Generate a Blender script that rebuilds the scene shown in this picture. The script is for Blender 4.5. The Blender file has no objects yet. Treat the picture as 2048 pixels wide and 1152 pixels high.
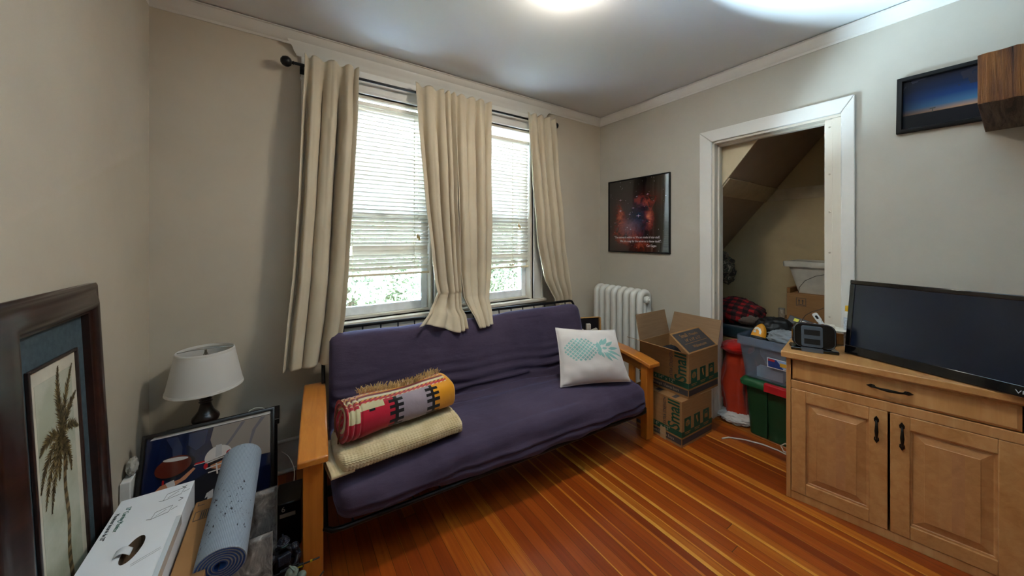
import bpy, bmesh, math, random
from mathutils import Vector, Matrix, noise
random.seed(7)
SC = bpy.context.scene
COL = SC.collection
PI = math.pi
def R(a): return math.radians(a)
# ------------------------------------------------------------------ colour / materials
def lin(h, k=1.0):
    h = h.lstrip('#'); o = []
    for i in (0, 2, 4):
        c = int(h[i:i+2], 16) / 255
        o.append(min(1, (c/12.92 if c <= .04045 else ((c+.055)/1.055)**2.4) * k))
    return (*o, 1)
class NT:
    def __init__(s, name):
        s.m = bpy.data.materials.new(name); s.m.use_nodes = True
        s.t = s.m.node_tree; s.b = s.t.nodes['Principled BSDF']; s.out = s.t.nodes['Material Output']
    def n(s, ty, **k):
        d = s.t.nodes.new(ty)
        for a, v in k.items():
            if a.startswith('i_'):
                key = a[2:]; key = int(key) if key.isdigit() else key.replace('_', ' ')
                if isinstance(v, bpy.types.NodeSocket): s.t.links.new(v, d.inputs[key])
                else: d.inputs[key].default_value = v
            else: setattr(d, a, v)
        return d
    def l(s, a, b): s.t.links.new(a, b)
    def coord(s, scale=(1, 1, 1), which='Object'):
        tc = s.n('ShaderNodeTexCoord'); mp = s.n('ShaderNodeMapping', i_Scale=scale); s.l(tc.outputs[which], mp.inputs['Vector']); return mp.outputs[0]
    def noise(s, vec, scale, detail=4, rough=.5, dist=0):
        d = s.n('ShaderNodeTexNoise', i_Scale=scale, i_Detail=detail, i_Roughness=rough, i_Distortion=dist); s.l(vec, d.inputs['Vector']); return d.outputs['Fac']
    def ramp(s, fac, stops, interp='LINEAR'):
        d = s.n('ShaderNodeValToRGB'); cr = d.color_ramp; cr.interpolation = interp
        while len(cr.elements) < len(stops): cr.elements.new(.5)
        for e, (p, c) in zip(cr.elements, stops): e.position = p; e.color = c
        s.l(fac, d.inputs[0]); return d.outputs[0]
    def math(s, op, a, b=None, c=None):
        d = s.n('ShaderNodeMath', operation=op)
        for i, v in enumerate((a, b, c)):
            if v is None: continue
            if isinstance(v, bpy.types.NodeSocket): s.l(v, d.inputs[i])
            else: d.inputs[i].default_value = v
        return d.outputs[0]
    def mix(s, fac, a, b, bt='MIX'):
        d = s.n('ShaderNodeMix', data_type='RGBA', blend_type=bt)
        for i, v in ((0, fac), (6, a), (7, b)):
            if isinstance(v, bpy.types.NodeSocket): s.l(v, d.inputs[i])
            else: d.inputs[i].default_value = v
        return d.outputs[2]
    def bump(s, h, strength=.2, dist=.01):
        d = s.n('ShaderNodeBump', i_Strength=strength, i_Distance=dist); s.l(h, d.inputs['Height']); s.l(d.outputs[0], s.b.inputs['Normal'])
    def set(s, **k):
        for a, v in k.items():
            key = a.replace('_', ' ')
            if isinstance(v, bpy.types.NodeSocket): s.l(v, s.b.inputs[key])
            else: s.b.inputs[key].default_value = v
        return s
_mc = {}
def P(hexc, rough=.5, metal=0, var=.12, vs=12, bs=0, bscale=60, bd=.002, coat=0, k=1.0, spec=.5, aniso=(1, 1, 1)):
    key = (hexc, rough, metal, var, vs, bs, bscale, bd, coat, k, spec, aniso)
    if key in _mc: return _mc[key]
    t = NT('surface_' + hexc); c = lin(hexc, k); v = t.coord(aniso)
    f = t.noise(v, vs, 4)
    d = tuple(x*(1-var) for x in c[:3])+(1,); e = tuple(min(1, x*(1+var)) for x in c[:3])+(1,)
    t.set(Base_Color=t.ramp(f, [(.3, d), (.7, e)]), Roughness=rough, Metallic=metal, Coat_Weight=coat, Specular_IOR_Level=spec)
    if bs: t.bump(t.noise(v, bscale, 3), bs, bd)
    _mc[key] = t.m; return t.m
def fabric(hexc, var=.1, ws=900, bs=.25, rough=.95, sheen=.3, trans=0):
    key = ('fab', hexc, var, ws, bs, trans)
    if key in _mc: return _mc[key]
    t = NT('cloth_' + hexc); c = lin(hexc); v = t.coord()
    f = t.noise(v, 5, 5, .6)
    t.set(Base_Color=t.ramp(f, [(.3, tuple(x*(1-var) for x in c[:3])+(1,)), (.7, tuple(min(1, x*(1+var)) for x in c[:3])+(1,))]), Roughness=rough, Sheen_Weight=sheen, Specular_IOR_Level=.15)
    w = t.noise(v, ws, 1); n2 = t.noise(v, 25, 4)
    t.bump(t.math('ADD', t.math('MULTIPLY', w, .3), n2), bs, .006)
    if trans:
        tr = t.n('ShaderNodeBsdfTranslucent', i_Color=c); ms = t.n('ShaderNodeMixShader', i_0=trans)
        t.l(t.b.outputs[0], ms.inputs[1]); t.l(tr.outputs[0], ms.inputs[2]); t.l(ms.outputs[0], t.out.inputs[0])
    _mc[key] = t.m; return t.m
def wood(name, c1, c2, c3, axis='z', rough=.35, sc=1.0, coat=.3, knots=0):
    t = NT(name); s = {'x': (1.2, 14, 14), 'y': (14, 1.2, 14), 'z': (14, 14, 1.2)}[axis]
    v = t.coord(tuple(a*sc for a in s)); big = t.coord(tuple(a*sc*.18 for a in s))
    f = t.noise(v, 2.2, 8, .62, .6); g = t.noise(big, 2.0, 3, .5, 1.0)
    m = t.math('ADD', t.math('MULTIPLY', f, .55), t.math('MULTIPLY', g, .45))
    t.set(Base_Color=t.ramp(m, [(.32, lin(c1)), (.5, lin(c2)), (.68, lin(c3))]), Roughness=rough, Coat_Weight=coat, Coat_Roughness=.25)
    t.bump(f, .08, .003); return t.m
def emis(name, col, st):
    t = NT(name); t.set(Base_Color=col, Emission_Color=col, Emission_Strength=st); return t.m

def floor_mat():
    t = NT('plank_floor'); tc = t.n('ShaderNodeTexCoord'); sp = t.n('ShaderNodeSeparateXYZ'); t.l(tc.outputs['Object'], sp.inputs[0])
    x = t.math('DIVIDE', sp.outputs[0], .0572); i = t.math('FLOOR', x); fr = t.math('FRACT', x)
    wn = t.n('ShaderNodeTexWhiteNoise', noise_dimensions='1D'); t.l(i, wn.inputs['W'])
    yo = t.math('MULTIPLY_ADD', wn.outputs['Value'], 7.3, sp.outputs[1]); yy = t.math('DIVIDE', yo, 5.5); j = t.math('FLOOR', yy); fy = t.math('FRACT', yy)
    wn2 = t.n('ShaderNodeTexWhiteNoise', noise_dimensions='2D'); cb = t.n('ShaderNodeCombineXYZ'); t.l(i, cb.inputs[0]); t.l(j, cb.inputs[1]); t.l(cb.outputs[0], wn2.inputs['Vector'])
    off = t.n('ShaderNodeVectorMath', operation='ADD'); t.l(tc.outputs['Object'], off.inputs[0]); t.l(wn2.outputs['Color'], off.inputs[1])
    mp = t.n('ShaderNodeMapping', i_Scale=(45, 1.3, 1)); t.l(off.outputs[0], mp.inputs[0])
    gr = t.noise(mp.outputs[0], 1.6, 8, .6, .4)
    # two-tone heart / sapwood boards
    wn3 = t.n('ShaderNodeTexWhiteNoise', noise_dimensions='1D'); t.l(t.math('ADD', i, 31.7), wn3.inputs['W'])
    sap = t.math('MULTIPLY', t.math('LESS_THAN', fr, t.math('MULTIPLY_ADD', wn3.outputs['Value'], .75, -.38)), .36)
    tone = t.math('ADD', t.math('ADD', t.math('MULTIPLY', wn2.outputs['Value'], .45), t.math('MULTIPLY', gr, .5)), sap)
    c = t.ramp(tone, [(.2, lin('#6c2408')), (.38, lin('#8a380b')), (.58, lin('#a44c11')), (.8, lin('#c67822')), (1, lin('#d8963c'))])
    wear = t.noise(t.coord((1, 1, 1)), 3, 6, .7)
    c = t.mix(t.math('MULTIPLY', wear, .22), c, lin('#6c2a0a'), 'MIX')
    ex = t.math('MINIMUM', fr, t.math('SUBTRACT', 1.0, fr)); ey = t.math('MINIMUM', fy, t.math('SUBTRACT', 1.0, fy))
    gap = t.math('MAXIMUM', t.math('LESS_THAN', ex, .016), t.math('LESS_THAN', ey, .0003))
    c = t.mix(t.math('MULTIPLY', gap, .8), c, lin('#1d0a03'))
    t.set(Base_Color=c, Roughness=t.math('MULTIPLY_ADD', wear, .25, .22), Specular_IOR_Level=.5, Coat_Weight=.25, Coat_Roughness=.2)
    t.bump(t.math('SUBTRACT', t.math('MULTIPLY', gr, .12), gap), .25, .002); return t.m
def wall_mat(name, h, dirt=.06):
    t = NT(name); v = t.coord(); c = lin(h); f = t.noise(v, 1.7, 6, .65)
    t.set(Base_Color=t.ramp(f, [(.3, tuple(a*(1-dirt) for a in c[:3])+(1,)), (.7, tuple(a*(1+dirt) for a in c[:3])+(1,))]), Roughness=.62, Specular_IOR_Level=.35)
    t.bump(t.math('ADD', t.noise(v, 9, 5), t.math('MULTIPLY', t.noise(v, 140, 2), .25)), .12, .006); return t.m
def chipped(name, h, chip='#8a7a5c', amt=.68):
    t = NT(name); v = t.coord((1, 1, .35)); c = lin(h); f = t.noise(v, 22, 8, .75)
    base = t.ramp(t.noise(t.coord(), 3, 4), [(.3, tuple(a*.93 for a in c[:3])+(1,)), (.7, c)])
    m = t.ramp(f, [(amt, (0, 0, 0, 1)), (amt+.02, (1, 1, 1, 1))])
    t.set(Base_Color=t.mix(m, base, lin(chip)), Roughness=.45); t.bump(t.noise(v, 30, 5), .15, .003); return t.m
def cardboard(h='#9a7148'):
    key = ('card', h)
    if key in _mc: return _mc[key]
    t = NT('cardboard'); v = t.coord((1, 1, 12)); c = lin(h); f = t.noise(v, 8, 5)
    t.set(Base_Color=t.ramp(f, [(.3, tuple(a*.92 for a in c[:3])+(1,)), (.7, tuple(a*1.06 for a in c[:3])+(1,))]), Roughness=.85, Specular_IOR_Level=.2)
    t.bump(t.noise(t.coord((160, 160, 4)), 1, 1), .06, .002); _mc[key] = t.m; return t.m
def glass_mat():
    t = NT('window_glass'); gl = t.n('ShaderNodeBsdfGlossy', i_Roughness=.02); tr = t.n('ShaderNodeBsdfTransparent', i_Color=(.97, 1, .99, 1)); fz = t.n('ShaderNodeFresnel', i_IOR=1.4)
    ms = t.n('ShaderNodeMixShader'); t.l(fz.outputs[0], ms.inputs[0]); t.l(tr.outputs[0], ms.inputs[1]); t.l(gl.outputs[0], ms.inputs[2]); t.l(ms.outputs[0], t.out.inputs[0]); return t.m
def clear_plastic():
    t = NT('clear_plastic'); gl = t.n('ShaderNodeBsdfGlossy', i_Roughness=.12); tr = t.n('ShaderNodeBsdfTransparent', i_Color=(.80, .86, .93, 1)); df = t.n('ShaderNodeBsdfDiffuse', i_Color=lin('#a9b7c8'))
    a = t.n('ShaderNodeMixShader', i_0=.22); t.l(tr.outputs[0], a.inputs[1]); t.l(df.outputs[0], a.inputs[2])
    b = t.n('ShaderNodeMixShader', i_0=.08); t.l(a.outputs[0], b.inputs[1]); t.l(gl.outputs[0], b.inputs[2]); t.l(b.outputs[0], t.out.inputs[0]); return t.m
def blind_mat():
    t = NT('blind_slat'); c = lin('#dcd4c6'); t.set(Base_Color=c, Roughness=.4)
    tr = t.n('ShaderNodeBsdfTranslucent', i_Color=lin('#fff2dc')); ms = t.n('ShaderNodeMixShader', i_0=.13); t.l(t.b.outputs[0], ms.inputs[1]); t.l(tr.outputs[0], ms.inputs[2]); t.l(ms.outputs[0], t.out.inputs[0]); return t.m
def leaf_mat(h1, h2):
    t = NT('foliage'); c = t.ramp(t.noise(t.coord(), 6, 3), [(.35, lin(h1)), (.65, lin(h2))]); t.set(Base_Color=c, Roughness=.6)
    tr = t.n('ShaderNodeBsdfTranslucent'); t.l(c, tr.inputs[0]); ms = t.n('ShaderNodeMixShader', i_0=.4); t.l(t.b.outputs[0], ms.inputs[1]); t.l(tr.outputs[0], ms.inputs[2]); t.l(ms.outputs[0], t.out.inputs[0]); return t.m
def nebula_mat(w, h):
    t = NT('nebula_print'); tc = t.n('ShaderNodeTexCoord'); sp = t.n('ShaderNodeSeparateXYZ'); t.l(tc.outputs['Object'], sp.inputs[0])
    v = tc.outputs['Object']; x, y = sp.outputs[0], sp.outputs[1]
    def blob(cx, cy, sx, sy):
        a = t.math('POWER', t.math('DIVIDE', t.math('SUBTRACT', x, cx), sx), 2.0); b = t.math('POWER', t.math('DIVIDE', t.math('SUBTRACT', y, cy), sy), 2.0)
        return t.math('POWER', 2.718, t.math('MULTIPLY', t.math('ADD', a, b), -1.0))
    n1 = t.noise(v, 9, 9, .68, .5); n2 = t.noise(v, 22, 8, .7, .8)
    red = t.math('MAXIMUM', blob(-.2, .30, .07, .18), t.math('MAXIMUM', blob(-.09, .16, .17, .08), t.math('MAXIMUM', blob(.05, .07, .09, .1), blob(.09, .50, .12, .07))))
    red = t.math('MAXIMUM', red, blob(.13, .33, .05, .13))
    rr = t.math('MULTIPLY', red, t.ramp(n1, [(.38, (0, 0, 0, 1)), (.72, (1, 1, 1, 1))]))
    bl = t.math('MULTIPLY', blob(.02, .34, .12, .16), t.ramp(n2, [(.3, (.1, .1, .1, 1)), (.75, (1, 1, 1, 1))]))
    pk = t.math('MULTIPLY', blob(-.08, .25, .1, .07), n2)
    c = t.mix(rr, lin('#0b090b'), lin('#b8351f')); c = t.mix(t.math('MULTIPLY', bl, .6), c, lin('#23507e')); c = t.mix(t.math('MULTIPLY', pk, .7), c, lin('#b58496'))
    hot = t.math('MULTIPLY', t.math('POWER', rr, 2.5), 1.0); c = t.mix(hot, c, lin('#e8926a'))
    vo = t.n('ShaderNodeTexVoronoi', i_Scale=42, i_Randomness=1); t.l(v, vo.inputs['Vector'])
    st = t.math('MULTIPLY', t.math('LESS_THAN', vo.outputs['Distance'], .10), t.math('GREATER_THAN', t.n('ShaderNodeSeparateColor', i_Color=vo.outputs['Color']).outputs[0], .6))
    c = t.mix(st, c, lin('#e8dcea'))
    t.set(Base_Color=c, Roughness=.08, Coat_Weight=1.0, Coat_Roughness=.03, Specular_IOR_Level=.7); return t.m
def sunset_mat():
    t = NT('sunset_print'); tc = t.n('ShaderNodeTexCoord'); sp = t.n('ShaderNodeSeparateXYZ'); t.l(tc.outputs['Object'], sp.inputs[0])
    y = sp.outputs[1]; nz = t.noise(tc.outputs['Object'], 7, 4)
    g = t.ramp(t.math('MULTIPLY', y, 3.6), [(.0, lin('#16151c')), (.335, lin('#1b1a22')), (.345, lin('#c79a76')), (.45, lin('#4d7ea4')), (.62, lin('#1b4684')), (.8, lin('#12284e')), (1, lin('#1c1c2a'))])
    side = t.ramp(t.math('MULTIPLY_ADD', sp.outputs[0], 2.6, .6), [(0, (.12, .12, .14, 1)), (.8, (1, 1, 1, 1))])
    c = t.mix(1.0, g, side, 'MULTIPLY'); cl = t.math('MULTIPLY', t.math('GREATER_THAN', nz, .52), t.math('GREATER_THAN', y, .2)); c = t.mix(t.math('MULTIPLY', cl, .8), c, lin('#2a2832'))
    t.set(Base_Color=c, Roughness=.55, Specular_IOR_Level=.15); return t.m

# ------------------------------------------------------------------ mesh builder
class MB:
    def __init__(s): s.v = []; s.f = []; s.mi = []
    def add(s, vs, fs, mi=0, M=None):
        b = len(s.v)
        for p in vs: s.v.append(tuple(M @ Vector(p)) if M else tuple(p))
        for f in fs: s.f.append([i+b for i in f]); s.mi.append(mi)
        return s
    def box(s, a, b, mi=0, M=None):
        x0, y0, z0 = a; x1, y1, z1 = b
        if x0 > x1: x0, x1 = x1, x0
        if y0 > y1: y0, y1 = y1, y0
        if z0 > z1: z0, z1 = z1, z0
        return s.add([(x0,y0,z0),(x1,y0,z0),(x1,y1,z0),(x0,y1,z0),(x0,y0,z1),(x1,y0,z1),(x1,y1,z1),(x0,y1,z1)],
            [(0,3,2,1),(4,5,6,7),(0,1,5,4),(1,2,6,5),(2,3,7,6),(3,0,4,7)], mi, M)
    def loft(s, rings, mi=0, caps=True, closed=True, M=None, wrap=False):
        n = len(rings[0]); vs = [p for r in rings for p in r]; fs = []
        R_ = len(rings); k = n if closed else n-1
        for i in range(R_ if wrap else R_-1):
            i2 = (i+1) % R_
            for j in range(k): j2 = (j+1) % n; fs.append((i*n+j, i*n+j2, i2*n+j2, i2*n+j))
        if caps and not wrap and closed: fs.append(tuple(range(n-1, -1, -1))); fs.append(tuple((R_-1)*n+j for j in range(n)))
        return s.add(vs, fs, mi, M)
    def tube(s, pts, r, n=10, mi=0, sq=1.0, M=None, caps=True):
        pts = [Vector(p) for p in pts]; rings = []; prev = None
        for i, p in enumerate(pts):
            d = (pts[min(i+1, len(pts)-1)]-pts[max(i-1, 0)]).normalized()
            if prev is None:
                up = Vector((0, 0, 1)) if abs(d.z) < .9 else Vector((0, 1, 0)); a = d.cross(up).normalized()
            else: a = (prev - d*prev.dot(d)).normalized()
            prev = a; b = d.cross(a); rr = r[i] if isinstance(r, (list, tuple)) else r
            rings.append([p+a*math.cos(2*PI*k/n)*rr*sq+b*math.sin(2*PI*k/n)*rr for k in range(n)])
        return s.loft(rings, mi, caps, True, M)
    def lathe(s, prof, n=32, mi=0, M=None, caps=True):
        return s.loft([[(r*math.cos(2*PI*k/n), r*math.sin(2*PI*k/n), z) for k in range(n)] for r, z in prof], mi, caps, True, M)
    def prism(s, poly, z0, z1, mi=0, M=None):
        n = len(poly); vs = [(x, y, z0) for x, y in poly]+[(x, y, z1) for x, y in poly]
        fs = [tuple(range(n-1, -1, -1)), tuple(range(n, 2*n))]+[(j, (j+1) % n, n+(j+1) % n, n+j) for j in range(n)]
        return s.add(vs, fs, mi, M)
    def poly(s, pts, mi=0, M=None): return s.add(pts, [tuple(range(len(pts)))], mi, M)
    def sphere(s, c, r, n=16, m=10, mi=0, M=None):
        rx, ry, rz = r if isinstance(r, tuple) else (r, r, r); rings = []
        for i in range(m+1):
            a = -PI/2+PI*i/m; q = max(math.cos(a), .001); rings.append([(c[0]+rx*q*math.cos(2*PI*k/n), c[1]+ry*q*math.sin(2*PI*k/n), c[2]+rz*math.sin(a)) for k in range(n)])
        return s.loft(rings, mi, True, True, M)
    def grid(s, f, nu, nv, mi=0, mf=None):
        b = len(s.v)
        for i in range(nu+1):
            for j in range(nv+1): s.v.append(tuple(f(i/nu, j/nv)))
        for i in range(nu):
            for j in range(nv):
                s.f.append([b+i*(nv+1)+j, b+(i+1)*(nv+1)+j, b+(i+1)*(nv+1)+j+1, b+i*(nv+1)+j+1]); s.mi.append(mf((i+.5)/nu, (j+.5)/nv) if mf else mi)
        return s
    def build(s, name, mats, parent=None, smooth=35, bevel=0, seg=2, solid=0, sub=0, fix=True, M=None):
        me = bpy.data.meshes.new(name); me.from_pydata(s.v, [], s.f)
        if not isinstance(mats, (list, tuple)): mats = [mats]
        for m in mats: me.materials.append(m)
        me.polygons.foreach_set('material_index', s.mi)
        if fix:
            bm = bmesh.new(); bm.from_mesh(me); bmesh.ops.recalc_face_normals(bm, faces=bm.faces); bm.to_mesh(me); bm.free()
        if smooth:
            me.polygons.foreach_set('use_smooth', [True]*len(me.polygons)); me.set_sharp_from_angle(angle=R(smooth))
        me.update(); o = bpy.data.objects.new(name, me); COL.objects.link(o)
        if parent: o.parent = parent
        if M is not None: o.matrix_local = M
        if bevel:
            b = o.modifiers.new('bevel', 'BEVEL'); b.width = bevel; b.segments = seg; b.limit_method = 'ANGLE'; b.angle_limit = R(40)
        if sub: m = o.modifiers.new('sub', 'SUBSURF'); m.levels = sub; m.render_levels = sub
        if solid: m = o.modifiers.new('solid', 'SOLIDIFY'); m.thickness = solid; m.offset = 0
        return o
def tag(o, label=None, cat=None, group=None, kind=None):
    if label: o['label'] = label
    if cat: o['category'] = cat
    if group: o['group'] = group
    if kind: o['kind'] = kind
    return o
def empty(name, loc=(0, 0, 0), rz=0, M=None, label=None, cat=None, group=None):
    o = bpy.data.objects.new(name, None); COL.objects.link(o); o.empty_display_size = .1
    if M is not None: o.matrix_world = M
    else: o.location = loc; o.rotation_euler = (0, 0, rz)
    return tag(o, label, cat, group)
def frame_M(o, u, v):
    u = Vector(u).normalized(); v = Vector(v).normalized(); n = u.cross(v).normalized(); v = n.cross(u)
    return Matrix(((u.x, v.x, n.x, o[0]), (u.y, v.y, n.y, o[1]), (u.z, v.z, n.z, o[2]), (0, 0, 0, 1)))
def struct(o): o['kind'] = 'structure'; return o
def text(s, size, M, mat, parent, name='lettering', ext=.0004, align='CENTER', sx=1.0, bold=0):
    c = bpy.data.curves.new('txt', 'FONT'); c.body = s; c.size = size; c.extrude = ext; c.align_x = align; c.align_y = 'CENTER'; c.offset = bold
    c.resolution_u = 3
    t = bpy.data.objects.new('txt', c); COL.objects.link(t); dg = bpy.context.evaluated_depsgraph_get(); dg.update()
    me = bpy.data.meshes.new_from_object(t.evaluated_get(dg)); bpy.data.objects.remove(t); bpy.data.curves.remove(c)
    me.materials.clear(); me.materials.append(mat); me.transform(Matrix.Diagonal((sx, 1, 1, 1)))
    o = bpy.data.objects.new(name, me); COL.objects.link(o)
    if parent: o.parent = parent
    o.matrix_local = M; return o
def crumple(name, c, r, mat, parent=None, amp=.18, fr=2.2, seed=0, n=40, m=28, flat=0, ridge=True, rot=0):
    b = MB(); rings = []
    for i in range(m+1):
        a = -PI/2+PI*i/m; ring = []
        for k in range(n):
            d = Vector((math.cos(a)*math.cos(2*PI*k/n), math.cos(a)*math.sin(2*PI*k/n), math.sin(a))) if 0 < i < m else Vector((0.0005*math.cos(2*PI*k/n), .0005*math.sin(2*PI*k/n), -1 if i == 0 else 1))
            q = d*fr+Vector((seed*3.1, seed*1.7, 0)); nn = noise.noise(q)
            if ridge: nn = nn*.6+(.5-abs(noise.noise(q*1.9)))*.9-.25+noise.noise(q*4.5)*.25
            p = d*(1+amp*nn); z = p.z
            if flat and z < -flat: z = -flat
            x, y = p.x*r[0], p.y*r[1]; x, y = x*math.cos(rot)-y*math.sin(rot), x*math.sin(rot)+y*math.cos(rot)
            ring.append((c[0]+x, c[1]+y, c[2]+z*r[2]))
        rings.append(ring)
    b.loft(rings); return b.build(name, mat, parent, smooth=80)
def rect_frame(name, w, h, prof, mat, parent, smooth=40):
    # mitred moulding round a w x h outline; prof = (inset from outer edge, height) points
    b = MB(); rings = []
    for (x, y, sx, sy) in ((-w/2, 0, 1, 1), (w/2, 0, -1, 1), (w/2, h, -1, -1), (-w/2, h, 1, -1)):
        rings.append([(x+sx*i, y+sy*i, z) for i, z in prof])
    b.loft(rings, 0, False, True, None, True); return b.build(name, mat, parent, smooth=smooth)

# ------------------------------------------------------------------ shared materials
XR, YW, XL, YB, CZ = 2.866, 2.537, -.5925, -1.7, 2.745
m_wall = wall_mat('wall_paint', '#c2b7a5'); m_wall2 = wall_mat('wall_paint_grey', '#b5afa2'); m_ceil = wall_mat('ceiling_paint', '#e3e5e6', .02)
m_trim = chipped('white_trim_paint', '#dcd9d2', '#a89c84', .74); m_trimold = chipped('aged_trim_paint', '#d8cfbf', '#8d7c60', .66)
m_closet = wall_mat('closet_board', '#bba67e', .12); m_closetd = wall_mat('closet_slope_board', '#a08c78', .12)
m_black = P('#0c0c0e', .4); m_blackgl = P('#08080a', .12, coat=.5); m_blackmetal = P('#101115', .35, .4)
m_white = P('#d9d9d6', .4); m_vinyl = P('#e4e6e8', .35)
m_pine = wood('futon_arm_wood', '#a85c1a', '#bd6f25', '#cc8236', 'z', .3); m_piney = wood('futon_arm_wood_long', '#a85f1e', '#bf762c', '#cf8b40', 'y', .28)
m_maple = wood('cabinet_maple', '#a56f3c', '#b98550', '#c99a66', 'z', .42, .8, .15); m_mapley = wood('cabinet_maple_long', '#a97440', '#bd8a52', '#cc9d66', 'y', .42, .8, .15)
m_card = cardboard(); m_cardin = cardboard('#8d7054')
m_dg = P('#124a34', .6, var=.05); m_dk = P('#3b3738', .6, var=.05)

# ------------------------------------------------------------------ room shell
b = MB(); b.box((XL-.2, YB-.2, -.1), (XR+.14, YW+.2, 0)); struct(b.build('floor', floor_mat(), smooth=0))
b = MB(); b.box((XL-.2, YB-.2, CZ), (XR+.12, YW+.2, CZ+.1)); struct(b.build('ceiling', m_ceil, smooth=0))
b = MB(); b.box((XR+.12, .15, CZ), (4.2, 3.0, CZ+.1)); struct(b.build('ceiling_closet', m_ceil, smooth=0))
b = MB(); b.box((XR+.12, 2.75, -.1), (4.2, 2.85, CZ)); struct(b.build('wall_closet_left', m_ceil, smooth=0))
b = MB(); b.box((XL-.2, YB, 0), (XL, YW+.2, CZ)); struct(b.build('wall_left', m_wall, smooth=0))
b = MB(); b.box((XL, YB-.2, 0), (XR+.12, YB, CZ)); struct(b.build('wall_back', m_wall, smooth=0))
W1, W2, WZ0, WZ1 = (.20, .96), (1.18, 1.93), .885, 2.45
b = MB()
for x0, x1, z0, z1 in ((XL, W1[0], 0, CZ), (W1[1], W2[0], 0, CZ), (W2[1], XR+.12, 0, CZ), (W1[0], W1[1], 0, WZ0), (W2[0], W2[1], 0, WZ0), (W1[0], W1[1], WZ1, CZ), (W2[0], W2[1], WZ1, CZ)):
    b.box((x0, YW, z0), (x1, YW+.2, z1))
struct(b.build('wall_window', m_wall, smooth=0))
DY0, DY1, DZ = .60, 1.362, 2.225
b = MB()
b.box((XR, YB, 0), (XR+.12, DY0, CZ)); b.box((XR, DY1, 0), (XR+.12, YW, CZ)); b.box((XR, DY0, DZ), (XR+.12, DY1, CZ))
struct(b.build('wall_right', m_wall2, smooth=0))
# crown mouldings
prof = [(0, 0), (.006, 0), (.012, .012), (.028, .022), (.045, .048), (.052, .062), (.06, .066), (.06, .07), (0, .07)]   # (out, up)
def crown(name, p0, p1, inn):
    b = MB(); i = Vector(inn); rr = []
    for p in (p0, p1): rr.append([Vector(p)+i*o+Vector((0, 0, u)) for o, u in prof])
    b.loft(rr); struct(b.build(name, m_trim, smooth=30))
crown('trim_1', (XL, YW, CZ-.076), (XR, YW, CZ-.076), (0, -1, 0)); crown('trim_2', (XR, YW, CZ-.076), (XR, YB, CZ-.076), (-1, 0, 0)); crown('trim_3', (XL, YB, CZ-.07), (XL, YW, CZ-.07), (.3, 0, 0))
def base(name, boxes, cap):
    b = MB()
    for a, c in boxes: b.box(a, c)
    for pts in cap: b.tube(pts, .012, 8)
    struct(b.build(name, P('#c9c3b8', .45), bevel=.002))
base('baseboard_window', [((XL, YW-.02, 0), (XR, YW, .19))], [[(XL, YW-.015, .195), (XR, YW-.015, .195)], [(XL, YW-.025, .012), (XR, YW-.025, .012)]])
base('baseboard_left', [((XL, YB, 0), (XL+.02, YW-.02, .19))], [[(XL+.015, YB, .195), (XL+.015, YW-.02, .195)]])
base('baseboard_right', [((XR-.02, 1.47, 0), (XR, YW-.02, .19)), ((XR-.02, YB, 0), (XR, .53, .19))], [[(XR-.015, 1.47, .195), (XR-.015, YW-.02, .195)]])

# closet doorway
door = struct(empty('door_1', (0, 0, 0)))
def casing_side(y0, y1, z1):
    b = MB(); b.box((XR-.018, y0, 0), (XR, y1, z1)); return b
cw = .095
b = MB()
xo = XR-.02
b.prism([(DY1, 0), (DY1+cw, 0), (DY1+cw, DZ+cw), (DY1, DZ)], 0, .02, M=Matrix(((0, 0, -1, XR), (1, 0, 0, 0), (0, 1, 0, 0), (0, 0, 0, 1))))
b.prism([(DY0-.062, 0), (DY0, 0), (DY0, DZ), (DY0-.062, DZ+cw)], 0, .02, M=Matrix(((0, 0, -1, XR), (1, 0, 0, 0), (0, 1, 0, 0), (0, 0, 0, 1))))
b.prism([(DY0-.062, DZ+cw), (DY0, DZ), (DY1, DZ), (DY1+cw, DZ+cw)], 0, .02, M=Matrix(((0, 0, -1, XR), (1, 0, 0, 0), (0, 1, 0, 0), (0, 0, 0, 1))))
b.build('casing', m_trim, door, bevel=.006, seg=3)
b = MB(); b.box((XR-.004, DY1-.016, 0), (XR+.14, DY1+.002, DZ)); b.box((XR-.004, DY0, DZ-.016), (XR+.14, DY1, DZ+.002)); b.box((XR+.05, DY1-.028, 0), (XR+.085, DY1-.015, DZ)); b.box((XR+.05, DY0, DZ-.032), (XR+.085, DY1-.016, DZ-.015))
b.build('jamb', m_trimold, door, bevel=.002)
b = MB(); b.box((XR+.004, DY0, 0), (XR+.14, DY0+.045, DZ-.016)); b.box((XR+.018, DY0+.045, 0), (XR+.14, DY0+.085, DZ-.016)); b.build('jamb_boards', m_trimold, door, bevel=.002)
b = MB()
for z in (.95, 1.36, 1.62, 1.86, 2.16):
    b.lathe([(0, .0), (.006, .0), (.005, .003), (0, .004)], 10, M=Matrix.Translation((XR+.018, DY0+.06, z)) @ Matrix.Rotation(R(-90), 4, 'Y'))
b.build('nail_head', P('#b7ab98', .5), door)
b = MB(); b.box((XR-.01, DY0, -.005), (XR+.13, DY1-.016, .012)); b.build('threshold', wood('threshold_wood', '#7d3d10', '#9a5618', '#b87430', 'y', .4), door, bevel=.004)
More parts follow.
